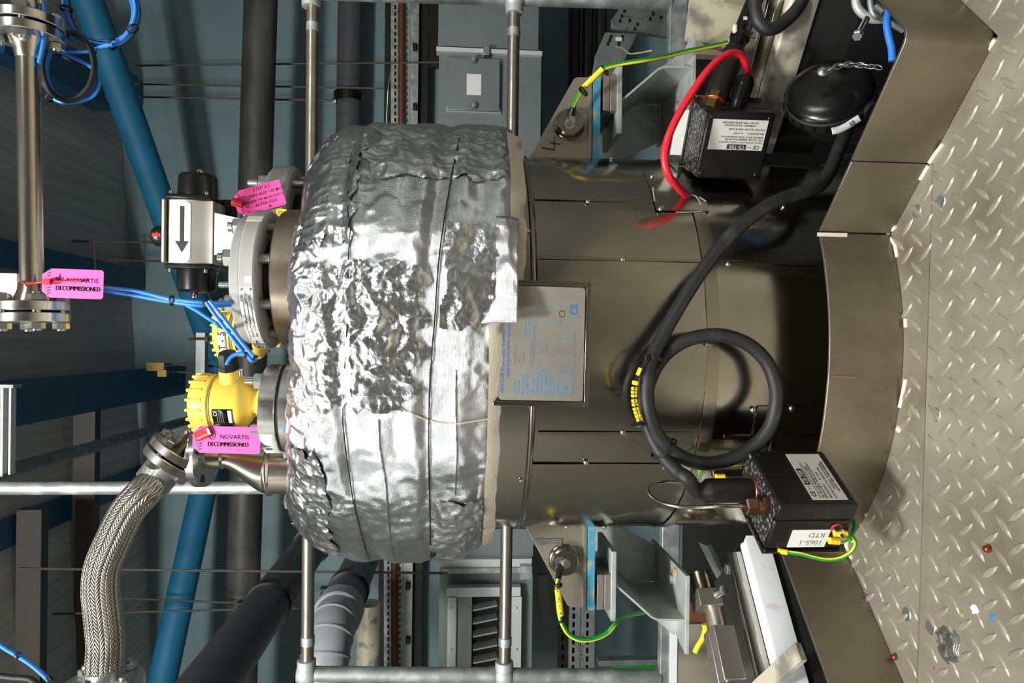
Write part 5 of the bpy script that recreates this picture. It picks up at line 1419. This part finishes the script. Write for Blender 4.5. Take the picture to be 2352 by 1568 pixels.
    lathe('washer', ringp(.008, .024, 0, .004), axm(EP @ V((.302, .06, zc_ - .004)), EP.to_3x3() @ V((1, 0, 0))), 'zinc_dull', lc)
    cyl('cell_neck', EP @ V((.105, .06, zc_)), EP @ V((.155, .06, zc_)), .020, 'cell_steel', lc)
    box('knuckle', (0, 0, 0), (.036, .058, .05), 'cell_steel', lc, M=EP @ Matrix.Translation((.092, .06, zc_ + .012)), bevel=.001)
    cyl('rocker_pin', EP @ V((.072, .06, zc_ + .014)), EP @ V((.034, .06, zc_ + .016)), .024, 'machined', lc, n=30)
    cyl('cross_pin', EP @ V((.092, .02, zc_)), EP @ V((.092, -.006, zc_ - .006)), .010, 'zinc', lc, n=18)
    for u in (.165, .245): screw(EP @ V((u, .097, zc_ + .012)), EP.to_3x3() @ V((0, 1, 0)), .005, lc)
    return t, lc, bt, EP
spR, lcR, btR, EPR = support(1); spL, lcL, btL, EPL = support(-1)
# stiffener across the left beam end and the earth strap behind the cell
tag(box('angle_bar', (0, 0, 0), (.22, .012, .03), 'cream_paint', M=fr(P(1772, 1556, 1.19), P(1700, 1600, 1.3) - P(1790, 1518, 1.19), (0, 0, 1)), bevel=.001), 'cream steel flat crossing the white beam at the frame corner', 'bar')
tag(tube('earth_wire', [P(x, y, 1.60) for x, y in ((1596, 1498), (1604, 1482), (1614, 1465), (1620, 1445), (1618, 1432))], .007, 'wire_yellow', n=10), 'yellow earth wire end tucked behind the bare load cell', 'wire')
tag(box('copper_strip', P(1622, 1400, 1.66), (.05, .02, .1), 'copper_dull'), 'brown copper strip behind the bare load cell', 'strip')
# under-floor steelwork seen in the opening
for i, (x0, y0, x1, y1, dd, m_, lb) in enumerate(((1775, 325, 1880, 300, 1.62, 'galv_dark', 'galvanised flat under the floor behind the black dome'), (1770, 440, 1900, 380, 1.75, 'galv_dark', 'dim steel flat deep in the opening beside the vessel'), (1845, 1395, 1845, 1440, 1.5, 'galv_dark', 'dim cross bar in the dark opening beside the white beam'), (1640, 1290, 1660, 1330, 1.85, 'galv_dark', 'dim galvanised plate behind the bracket of the bare load cell'))):
    a, b = P(x0, y0, dd), P(x1, y1, dd)
    tag(box('steel_flat', (0, 0, 0), ((a - b).length + .12, .05, .012), m_, M=fr((a + b) / 2, b - a, (0, 1, .2))), lb, 'steel flat')

# ================================================================ black junction boxes
def jbox(M_, side, lab, name='junction_box'):
    """M_: origin at the lower corner of the lid face in the label's own reading direction; x along print, y up the print, z out of the lid"""
    W_, Hh, D_ = .122, .120, .09
    t = thing(name, lab, 'junction box', M_ @ V((W_ / 2, Hh / 2, -D_)), 'black junction boxes')
    body = box('body', (W_ / 2, Hh / 2, -D_ / 2 - .016), (W_, Hh, D_ - .032), 'enclosure', t, M=M_, bevel=.004)
    lid = box('lid', (W_ / 2, Hh / 2, -.0155), (W_ + .0006, Hh + .0006, .030), 'enclosure', t, M=M_, bevel=.004)
    for u in (.009, W_ - .009):
        for v in (.009, Hh - .009):
            lathe('lid_screw', [(.0005, .0004), (.0035, .0005), (.0048, -.0004)], M_ @ Matrix.Translation((u, v, .0004)), 'dark_steel', lid, n=16)
    box('back_plate', (W_ / 2, Hh / 2, -D_ - .0012), (W_ + .012, Hh + .012, .0024), 'stainless', t, M=M_)
    lw_, lh_, lx, ly = .100, .0535, .011, .0125
    L_ = prism('rating_label', [(lx, ly), (lx + lw_, ly), (lx + lw_, ly + lh_), (lx, ly + lh_)], .0006, M_, 'label_grey', lid, z0=.0)
    f = lambda u, v: M_ @ Matrix.Translation((lx + u, ly + v, .0008))
    bx_ = prism('logo_frame', [(0, 0), (.0345, 0), (.0345, .0085), (0, .0085)], .0004, f(.031, .0435), 'ink', L_)
    txt('CE-TEK', f(.0335, .0478) @ Matrix.Translation((0, 0, .0005)), .0085, 'label_grey', L_, bold=.01, xs=1.05)
    txt('CE', f(.006, .0475), .0095, 'ink', L_, bold=.01); txt('0518', f(.0205, .0485), .0036, 'ink_faint', L_)
    for v, s_, xx in ((.0395, 'CONTROLS & ENCLOSURE SYSTEMS LTD TANFIELD, DORCHESTER, UK', .61), (.0345, 'TYPE   CEP 121290   SERIAL/BATCH No 140515/04', .78), (.0300, 'RATING 8.52 WATTS   RATED VOLTAGE 690 VOLTS', .82), (.0235, 'SIRA 09ATEX3213        Ex  II 2GD', .95), (.0165, 'Ex e IIC T6 Gb Ta -20 C to +40 C  Exb IIIC T80 C Db IP66', .66)):
        txt(s_, f(.003, v), .0041, 'ink_faint' if v > .039 else 'ink', L_, xs=xx)
    txt('WARNING - SHOCK HAZARD', f(.05, .0098), .0042, 'ink', L_, 'CENTER', .006); txt('DO NOT OPEN WHEN ENERGISED', f(.05, .0052), .0042, 'ink', L_, 'CENTER', .006)
    return t, body, lid
# box below the cable loop : reads upright
N0 = P(1976, 1160, .945); u_ = V((.52, .854, 0)).normalized(); n_out = u_.cross(UP)
JM = fr(N0, u_, UP)
jl, jlb, jll = jbox(JM, 0, 'black junction box with a braided steel probe entering its dusty top, below the cable loop'.replace('braided ', ''))
W_, Hh, D_ = .122, .120, .09
# dusty top skin
def face_sheet(M_, pts, mat_, par, nm): return prism(nm, pts, .0005, M_, mat_, par)
TM = fr(JM @ V((.004, Hh + .0004, -.004)), JM.to_3x3() @ V((1, 0, 0)), JM.to_3x3() @ V((0, 0, -1)))
face_sheet(TM, [(0, 0), (W_ - .008, 0), (W_ - .008, D_ - .008), (0, D_ - .008)], 'enclosure_top', jlb, 'dusty_top')
# small white label on the end face, print running upwards
LM = fr(JM @ V((-.0006, 0, 0)), (JM.to_3x3() @ V((0, 0, -1))), (0, 0, 1))
EMx = JM @ V((-.0007, .030, -.050)) 
lx_ = (JM.to_3x3() @ V((0, 1, 0))); ly_ = JM.to_3x3() @ V((0, 0, -1)); 
EL = fr(EMx, lx_, ly_)
if (EL.to_3x3() @ V((0, 0, 1))).dot(JM.to_3x3() @ V((-1, 0, 0))) < 0: EL = fr(EMx, lx_, -ly_)
rl_ = prism('white_label', [(0.0, -.002), (.058, -.002), (.058, .034), (.0, .034)], .0008, EL, 'label_white', jl)
txt('1065-1', EL @ Matrix.Translation((.006, .0235, .001)), .013, 'ink_faint', rl_); txt('RTD', EL @ Matrix.Translation((.006, .0085, .001)), .013, 'ink_faint', rl_)
# earth terminal on the end face
et = JM @ V((-.0005, .022, -.045)); en = JM.to_3x3() @ V((-1, 0, 0))
lathe('red_washer', ringp(.003, .0095, 0, .0018, .0003), axm(et, en), 'red_washer', jl, n=24)
hexn('terminal_nut', et + en * .0018, en, .0085, .010, 'zinc', jl); cyl('terminal_stud', et + en * .008, et + en * .022, .0042, 'zinc', jl, n=14)
et2 = et + en * .014
# cable sheath (black) with red ring, and probe fitting
gp_ = JM @ V((.078, Hh, -.045)); 
lathe('gland_ring', ringp(.004, .0215, 0, .004, .001), axm(gp_, UP), 'copper_ring', jl, n=30)
MB().lathe([(.0175, .002), (.0192, .003), (.0192, .066), (.0182, .075), (.0125, .081), (.0122, .088), (.009, .089)], axm(gp_, UP), 32).build('cable_sheath', 'black', jl, smooth=50)
hp_ = JM @ V((.030, Hh, -.030))
hexn('probe_locknut', hp_, UP, .0165, .010, 'bronze_hex', jl); lathe('probe_ferrule', [(.0105, 0), (.0105, .006)], axm(hp_ + UP * .010, UP), 'brass', jl, n=20)
hexn('probe_gland', hp_ + UP * .0155, UP, .0145, .019, 'bronze_hex', jl)
tp0 = hp_ + UP * .034
pb_pts = [tp0 - UP * .01, tp0 + UP * .03] + [P(x, y, dd) for x, y, dd in ((1600, 1165, 1.005), (1545, 1161, 1.02), (1505, 1147, 1.045), (1490, 1128, 1.075), (1497, 1112, 1.105), (1525, 1106, 1.14), (1570, 1108, 1.15), (1605, 1115, 1.16))]
tube('probe_tube', pb_pts, .0032, 'stainless', jl, n=12)
box('mount_bracket', JM @ V((.10, .045, -.108)), (.05, .035, .05), 'stainless', jl)
# second gland hidden behind the sheath, with its earth wire
q = P(1690, 1082, 1.10); box('terminal_bar', P(1668, 1085, 1.12), (.012, .012, .05), 'bronze_hex', jl, bevel=.001)

# box beside the red cable : label turned a quarter
Rr = P(1784, 261, 1.16); Ll = P(1736, 421, 1.228)
lft = V((Ll.x - Rr.x, Ll.y - Rr.y, 0)).normalized()
JR = fr(Rr, UP, lft)
jr, jrb, jrl = jbox(JR, 1, 'black junction box with the red cable bending out of it')
TM2 = fr(JR @ V((.122 + .0004, .004, -.004)), JR.to_3x3() @ V((0, 1, 0)), JR.to_3x3() @ V((0, 0, -1)))
if (TM2.to_3x3() @ V((0, 0, 1))).z < 0: TM2 = fr(JR @ V((.122 + .0004, .004, -.004)), JR.to_3x3() @ V((0, 0, -1)), JR.to_3x3() @ V((0, 1, 0)))
pq = [(0, 0), (D_ - .008, 0), (D_ - .008, .112), (0, .112)] if abs((TM2.to_3x3() @ V((1, 0, 0))).dot(JR.to_3x3() @ V((0, 0, -1)))) > .9 else [(0, 0), (.112, 0), (.112, D_ - .008), (0, D_ - .008)]
face_sheet(TM2, pq, 'enclosure_top', jrb, 'dusty_top')
# white label plate above the back edge
PB = fr(JR @ V((.128, .02, -D_ + .002)), JR.to_3x3() @ V((0, 1, 0)), UP)
wl = prism('white_label', [(0, 0), (.085, 0), (.085, .022), (0, .022)], .001, PB, 'label_white', jr)
txt('1066-1', fr(PB @ V((.078, .008, .0012)), PB.to_3x3() @ V((-1, 0, 0)) if (PB.to_3x3() @ V((1, 0, 0))).x < 0 else PB.to_3x3() @ V((1, 0, 0)), UP), .011, 'ink_faint', wl) if False else txt('1065', PB @ Matrix.Translation((.04, .011, .0013)), .012, 'ink_faint', wl)
# entries on the side face (the one away from the vessel)
side = JR.to_3x3() @ V((0, -1, 0))
e1 = JR @ V((.098, 0, -.050)); e2 = JR @ V((.052, 0, -.045))
a1_ = (P(1697, 88, 1.26) - P(1640, 232, 1.22)).normalized()
b1 = P(1640, 236, 1.215)
cyl('brass_gland', b1 - a1_ * .03, b1 + a1_ * .012, .0205, 'brass', jr, n=8)
lathe('copper_ring', ringp(.010, .0225, 0, .003, .0006), axm(b1 - a1_ * .004, a1_), 'copper_ring', jr, n=30)
MB().lathe([(.0205, .0), (.0215, .004), (.0215, .105), (.0185, .116), (.0120, .120), (.0115, .130)], axm(b1 + a1_ * .012, a1_), 32).build('cable_sheath', 'black', jr, smooth=50)
cq = b1 + a1_ * .14
g2 = P(1696, 232, 1.20); a2_ = (P(1710, 190, 1.20) - g2).normalized()
MB().lathe([(.0155, -.02), (.0155, .0), (.0165, .002), (.0165, .022), (.0175, .024), (.0175, .034), (.014, .044), (.0075, .046)], axm(g2, a2_), 20).build('red_cable_gland', 'black_gloss', jr, smooth=30)

# ================================================================ cables low down
ck = thing('power_cable', 'thick black cable looped once in front of the vessel into the junction box', 'cable', P(1640, 910, 1.05))
kp = [(1945, 296, 1.14), (1925, 345, 1.13), (1905, 395, 1.11), (1880, 428, 1.095), (1840, 442, 1.085), (1800, 455, 1.08), (1755, 478, 1.075), (1700, 520, 1.07), (1650, 572, 1.065), (1600, 640, 1.06), (1555, 712, 1.055), (1520, 775, 1.05), (1495, 830, 1.04), (1486, 885, 1.03), (1490, 945, 1.03), (1512, 1000, 1.04), (1555, 1043, 1.05), (1610, 1063, 1.06), (1665, 1058, 1.065),
      (1725, 1030, 1.065), (1765, 985, 1.06), (1782, 930, 1.055), (1780, 880, 1.05), (1760, 830, 1.05), (1720, 792, 1.05), (1670, 772, 1.05), (1625, 770, 1.05), (1575, 782, 1.055), (1530, 812, 1.06), (1500, 855, 1.065), (1484, 905, 1.065), (1484, 955, 1.065), (1498, 1005, 1.065), (1525, 1050, 1.05), (1556, 1083, 1.03), (1580, 1099, 1.016)]
top_g = gp_ + UP * .088
kk = [P(*q) for q in kp] + [top_g + UP * .002, top_g - UP * .02]
MB().tube(smooth_path(kk, 7), .0112, 14).build('cable', 'cable_black', ck, smooth=60)
def tie(par, c, ax, r, mat_='black', head=None):
    o = lathe('cable_tie', ringp(r - .0012, r, -.0025, .0025, .0004), axm(c, ax), mat_, par, n=22, cap=False)
    if head is not None: box('tie_head', head, (.008, .006, .007), mat_, par, bevel=.001)
for (x, y, dd, ax_, r, hx_, hy_) in ((1502, 822, 1.045, (.3, 0, 1), .0165, 1486, 821), (1525, 1030, 1.052, (.6, 0, .8), .024, 1535, 1010)):
    tie(ck, P(x, y, dd), (-1, 0, .25) if y < 900 else (-.75, 0, -.6), r, head=P(hx_, hy_, dd - .014))
box('tie_tail', P(1508, 855, 1.03), (.008, .004, .010), 'black', ck)
# yellow markers on their carrier
mk_ = thing('cable_marker', 'row of yellow numbered sleeves tied along the black cable', 'cable marker', P(1460, 910, 1.025))
car = [P(x, y, 1.025) for x, y in ((1484, 826), (1474, 842), (1464, 866), (1457, 892), (1456, 920), (1461, 950), (1468, 972))]
tube('carrier_strip', car, .0016, 'black', mk_, n=6)
for (ya, yb, s_) in ((844, 862, ''), (874, 884, ''), (888, 896, 'K'), (897, 904, '2'), (905, 912, '/'), (916, 924, '0'), (925, 932, '0'), (935, 942, '5'), (943, 950, '9'), (951, 958, '/'), (959, 966, '8')):
    fx_ = lambda y: 1456 + ((y - 905) / 62.0) ** 2 * (16 if y < 905 else 14)
    a = P(fx_(ya), ya, 1.022); b = P(fx_(yb), yb, 1.022); m_ = fr((a + b) / 2, b - a, (0, 0, 1))
    sl_ = box('sleeve', (0, 0, 0), ((a - b).length * .95, .0085 if ya > 870 else .005, .006), 'marker_yellow', mk_, M=m_, bevel=.0008)
    if s_:
        z3 = m_.to_3x3() @ V((0, 0, 1)); sg = -1 if z3.y > 0 else 1
        txt(s_, fr((a + b) / 2 + V((0, -.0034, 0)), (0, 0, -1), (1, 0, 0)), .0062, 'ink', sl_, 'CENTER')
tie(mk_, P(1474, 972, 1.04), (-1, 0, -.3), .015, head=P(1466, 971, 1.024)); box('tie_tail', P(1456, 975, 1.022), (.004, .003, .012), 'black', mk_)
# red cable
rc2 = [g2 + a2_ * .040, g2 + a2_ * .055] + [P(x, y, dd) for x, y, dd in ((1713, 150, 1.18), (1703, 128, 1.165), (1680, 122, 1.155), (1650, 138, 1.145), (1618, 172, 1.135), (1585, 220, 1.13), (1555, 270, 1.125), (1534, 318, 1.125), (1526, 358, 1.13), (1532, 395, 1.135), (1548, 420, 1.15), (1568, 441, 1.18), (1580, 452, 1.215))]
cable('red_cable', rc2, .0068, 'cable_red', 'glossy red cable arching from the gland round the black box to the vessel')
# conduit and black loop at the frame edge
cd = thing('conduit', 'black conduit running from the cable sheath out of the frame', 'conduit', P(1712, 30, 1.27))
cyl('connector', cq - a1_ * .02, cq + a1_ * .02, .0155, 'black_gloss', cd, n=8); cyl('collar', cq + a1_ * .018, cq + a1_ * .024, .019, 'black', cd); cyl('tube', cq + a1_ * .02, cq + a1_ * .22, .0165, 'black_gloss', cd)
box('white_chip', P(1712, 42, 1.245), (.006, .002, .007), 'label_grey', cd); box('sealant_lump', P(1688, 66, 1.245), (.016, .01, .008), 'caulk', cd, bevel=.003)
cable('black_cable', [P(x, y, 1.22) for x, y in ((1740, -60), (1735, -20), (1735, 20), (1742, 48), (1760, 66), (1785, 62), (1815, 38), (1838, 8), (1850, -30), (1855, -70))], .0122, 'cable_black', 'thick black cable dipping in a U at the frame edge over the cream beam')
lg = thing('conduit_clip', 'small zinc clip with a screw beside the conduit', 'clip', P(1726, 70, 1.28)); box('clip_plate', P(1724, 72, 1.28), (.026, .004, .022), 'zinc_dull', lg, bevel=.001); screw(P(1726, 73, 1.276), (0, -1, 0), .005, lg)
cb2 = thing('cream_bracket', 'cream painted steel bracket behind the black conduit', 'bracket', P(1720, 60, 1.5))
prism('plate', [(-.11, -.10), (.12, -.13), (.17, -.02), (.12, .10), (-.06, .12)], .02, fr(P(1690, 40, 1.52), (1, 0, 0), (0, 0, 1)), 'cream_paint', cb2)
prism('edge_strip', [(-.02, -.1), (.0, -.1), (.03, .1), (.01, .1)], .02, fr(P(1760, 20, 1.49), (1, 0, 0), (0, 0, 1)), 'tan_wall', cb2)

# ---- green and yellow earth wires
def gy(name, pts, r, lab, parts=(), cat='earth wire'):
    t = thing(name, lab, cat, pts[0]); pp = smooth_path(pts, 8)
    MB().tube(pp, r, 10).build('green_core', 'wire_green', t, smooth=60)
    st2 = []
    for i, p in enumerate(pp):
        tn = (pp[min(i + 1, len(pp) - 1)] - pp[max(i - 1, 0)]).normalized(); side_ = tn.cross(V((0, 1, 0))).normalized()
        st2.append(p + (side_ * -.62 + V((0, -1, 0)) * .55).normalized() * r * .42)
    MB().tube(st2, r * .68, 8).build('yellow_stripe', 'wire_yellow', t, smooth=60)
    return t
ew = gy('earth_wire', [P(x, y, dd) for x, y, dd in ((1315, 246, 1.395), (1325, 225, 1.39), (1342, 200, 1.38), (1365, 175, 1.37), (1388, 157, 1.36), (1425, 147, 1.36), (1480, 138, 1.36), (1530, 129, 1.38), (1580, 117, 1.40), (1640, 105, 1.42), (1670, 98, 1.43))], .0048, 'green and yellow earth wire from the marked lug behind the black box')
MB().cyl(P(1310, 274, 1.414), P(1318, 240, 1.398), .0075, .0058, 14).build('crimp_sleeve', 'black', ew)
lathe('ring_lug', ringp(.005, .0115, 0, .0022, .0003), axm(P(1308, 285, 1.4178), (0, -1, 0)), 'zinc', ew)
MB().cyl(P(1337, 204, 1.376), P(1384, 158, 1.356), .0058, n=12).build('yellow_sleeve', 'marker_yellow', ew)
for x, y in ((1338, 208), (1386, 160)): tie(ew, P(x, y, 1.37), (.7, 0, -.7), .0092, head=P(x + 8, y + 8, 1.365))
ew2 = gy('earth_wire', [P(x, y, dd) for x, y, dd in ((1282, 1328, 1.392), (1280, 1350, 1.388), (1283, 1395, 1.385), (1290, 1428, 1.385), (1306, 1455, 1.385), (1332, 1468, 1.385), (1365, 1466, 1.39), (1395, 1452, 1.395), (1415, 1430, 1.40), (1440, 1412, 1.45), (1480, 1405, 1.5))], .0048, 'green and yellow earth wire with a numbered yellow sleeve hanging from the rusty lug')
MB().cyl(P(1288, 1302, 1.414), P(1281, 1334, 1.395), .0075, .0058, 14).build('crimp_sleeve', 'black', ew2)
lathe('ring_lug', ringp(.005, .0115, 0, .0022, .0003), axm(P(1287, 1290, 1.4178), (0, -1, 0)), 'zinc', ew2)
ys_ = MB().cyl(P(1281, 1352, 1.378), P(1288, 1413, 1.376), .0066, n=12).build('yellow_sleeve', 'marker_yellow', ew2)
a = P(1281, 1355, 1.3705); b = P(1288, 1412, 1.3685)
for q, ch in enumerate('P-147-Y1-A'): txt(ch, fr(a.lerp(b, (q + .5) / 10), (0, 0, -1), (1, 0, 0)) if False else fr(a.lerp(b, (q + .5) / 10), b - a, (0, 0, 1)), .0072, 'ink', ys_, 'CENTER')
tie(ew2, P(1281, 1343, 1.385), (-1, 0, 0), .0098, head=P(1283, 1345, 1.373)); tie(ew2, P(1290, 1424, 1.384), (-1, 0, -.3), .0085)
# earth wires of the junction box
gA = gy('earth_wire', [et2 + en * .006 + V((-.004, -.004, -.010))] + [P(x, y, dd) for x, y, dd in ((1945, 1227, 0.9588), (1957, 1232, 0.9588), (1964, 1248, 0.9588), (1955, 1266, 0.9635), (1930, 1281, 0.9682), (1900, 1285, 0.9729), (1870, 1280, 0.9776), (1840, 1272, 0.9823), (1812, 1268, 0.9870), (1800, 1267, 0.9917))], .0030, 'green and yellow earth wire curling round under the black box end')
MB().cyl(P(1916, 1226, 0.9588), P(1945, 1227, 0.9569), .0052, n=14).build('yellow_crimp', 'marker_yellow', gA); MB().cyl(P(1786, 1264, 0.9917), P(1808, 1268, 0.9870), .0042, n=12).build('yellow_crimp', 'marker_yellow', gA)
gB = gy('earth_wire', [et2 + V((-.004, -.002, -.014))] + [P(x, y, dd) for x, y, dd in ((1920, 1243, 0.9541), (1938, 1242, 0.9588), (1955, 1230, 0.9729), (1962, 1212, 0.9870), (1961, 1195, 1.0058))], .0030, 'short earth wire passing down behind the black box end')
MB().cyl(P(1905, 1241, 0.9513), P(1926, 1243, 0.9532), .0050, n=14).build('yellow_crimp', 'marker_yellow', gB)
gC = gy('earth_wire', [P(x, y, dd) for x, y, dd in ((1608, 1095, 1.13), (1606, 1083, 1.13), (1612, 1074, 1.13), (1630, 1070, 1.135), (1690, 1066, 1.14), (1708, 1064, 1.145))], .0030, 'short earth wire on the vessel wall between cable loop and sheath')
MB().cyl(P(1644, 1094, 1.11), P(1664, 1094, 1.11), .0045, n=12).build('yellow_crimp', 'marker_yellow', gC)

# ================================================================ black domed cover with chain, behind the kick board
dc = thing('domed_cover', 'black domed plastic cover with a chain behind the folded kick board', 'cover', P(1905, 230, 1.16))
dn = V((.433, -.775, .451)).normalized(); dcc = P(1905, 208, 1.16)
Md = axm(dcc, dn)
MB().lathe([(.0005, .021), (.025, .0195), (.05, .0145), (.066, .007), (.072, 0), (.0725, -.004)], Md, 44).build('dome', 'black_gloss', dc, smooth=50)
MB().lathe([(.0725, -.004), (.0755, -.006), (.0755, -.022), (.062, -.028), (.05, -.055), (.035, -.09)], Md, 44).build('collar', 'black', dc, smooth=40)
for i in range(22):
    a = 2 * PI * i / 22; MB().box((.0758, 0, -.014), (.003, .006, .014), Md @ Matrix.Rotation(a, 4, 'Z')).build('grip_rib', 'black_gloss', dc)
spg = P(1968, 252, 1.13); cyl('spigot', P(1950, 232, 1.16), P(2005, 258, 1.12), .0165, 'black', dc, n=24)
lbp = [P(x, y, 1.115) for x, y in ((1911, 301), (1925, 298), (1945, 289), (1962, 278), (1975, 270))]
pp = smooth_path(lbp, 5); mb = MB(); vs = []; fs = []
for i, p in enumerate(pp):
    tn = (pp[min(i + 1, len(pp) - 1)] - pp[max(i - 1, 0)]).normalized(); nn_ = tn.cross(V((0, 1, 0))).normalized() * .0058; vs += [p + nn_, p - nn_]
for i in range(len(pp) - 1): fs.append((2 * i, 2 * i + 1, 2 * i + 3, 2 * i + 2))
ls = mb.add(vs, fs).build('white_strip', 'label_white', dc); sd = ls.modifiers.new('t', 'SOLIDIFY'); sd.thickness = .0006
txt('01', fr(P(1956, 283, 1.1135), (-.5, 0, .85), (-.85, 0, -.5)), .011, 'ink', ls, 'CENTER')
rv = P(1890, 165, 1.118); lathe('chain_rivet', [(.0005, .005), (.004, .0048), (.0085, .002), (.009, 0)], axm(rv, (.3, -.85, .42)), 'zinc_dull', dc, n=24)
chp = smooth_path([P(x, y, dd) for x, y, dd in ((1902, 162, 1.108), (1925, 152, 1.105), (1950, 148, 1.10), (1975, 150, 1.095), (2000, 153, 1.085), (2030, 156, 1.065))], 4)
for i in range(0, len(chp) - 1, 2):
    c = chp[i]; tn = (chp[i + 1] - chp[i]).normalized(); up_ = V((0, -1, 0)) if (i // 2) % 2 else tn.cross(V((0, 1, 0)))
    m_ = fr(c, tn, up_); lp_ = [m_ @ V((.0085 * math.cos(a), .0045 * math.sin(a), 0)) for a in [2 * PI * k / 12 for k in range(12)]]
    MB().tube(lp_, .0011, 6, closed=True).build('chain_link', 'zinc_dull', dc, smooth=60)
cyl('standpipe', dcc - dn * .07, dcc - dn * .07 + V((.0, .06, -.35)), .04, 'black', dc)
# clamp, screw and blue hose at the frame edge
cp_ = thing('pipe_clamp', 'galvanised clamp with a long screw at the frame edge above the kick board', 'clamp', P(2000, 30, 1.06))
tube('clamp_band', [P(x, y, 1.06) for x, y in ((1968, -30), (1966, 5), (1975, 25), (1992, 38), (2010, 45), (2040, 42))], .007, 'galv_cast', cp_, n=8)
tube('clamp_band', [P(x, y, 1.05) for x, y in ((1998, -20), (2000, 10), (2008, 34), (2030, 44), (2075, 70))], .005, 'galv', cp_, n=8)
a = P(1990, 44, 1.03); b = P(1972, 78, 1.01); cyl('screw_shank', a, b, .0052, 'zinc', cp_, n=14); hexn('screw_head', b, b - a, .0085, .008, 'zinc', cp_)
a = P(2014, 14, 1.02); b = P(2032, 28, 1.01); cyl('screw_shank', a, b, .0055, 'zinc_dull', cp_, n=14)
box('rubber_block', P(2048, 0, 1.04), (.02, .04, .05), 'black', cp_, bevel=.004)
cable('blue_hose', [P(x, y, 1.0) for x, y in ((2052, -30), (2050, 5), (2040, 28), (2037, 55), (2042, 85), (2048, 110), (2050, 140))], .0058, 'speck_blue', 'short blue hose hanging over the folded kick board edge')
# housings out of the frame: the hall lamp and two added fill lamps
tag(lathe('hall_luminaire', [(.02, .10), (.10, .09), (.20, .03), (.205, .0), (.20, .0), (.19, .03)], axm(LAMP_POS + V((0, -.02, .02)), UP), 'lamp_white', n=40), 'round white high bay lamp above the walkway', 'lamp')
for s in (-1, 1):
    tag(box('fill_lamp_box', (s * 1.9, -1.2, 2.76), (1.8, .42, .05), 'lamp_white', bevel=.01), 'long white box added above the fill lamp on the ' + ('brighter' if s < 0 else 'dimmer') + ' side of the hall', 'lamp')
flush_texts()
for o in list(bpy.data.objects):
    if '_org' in o: del o['_org']
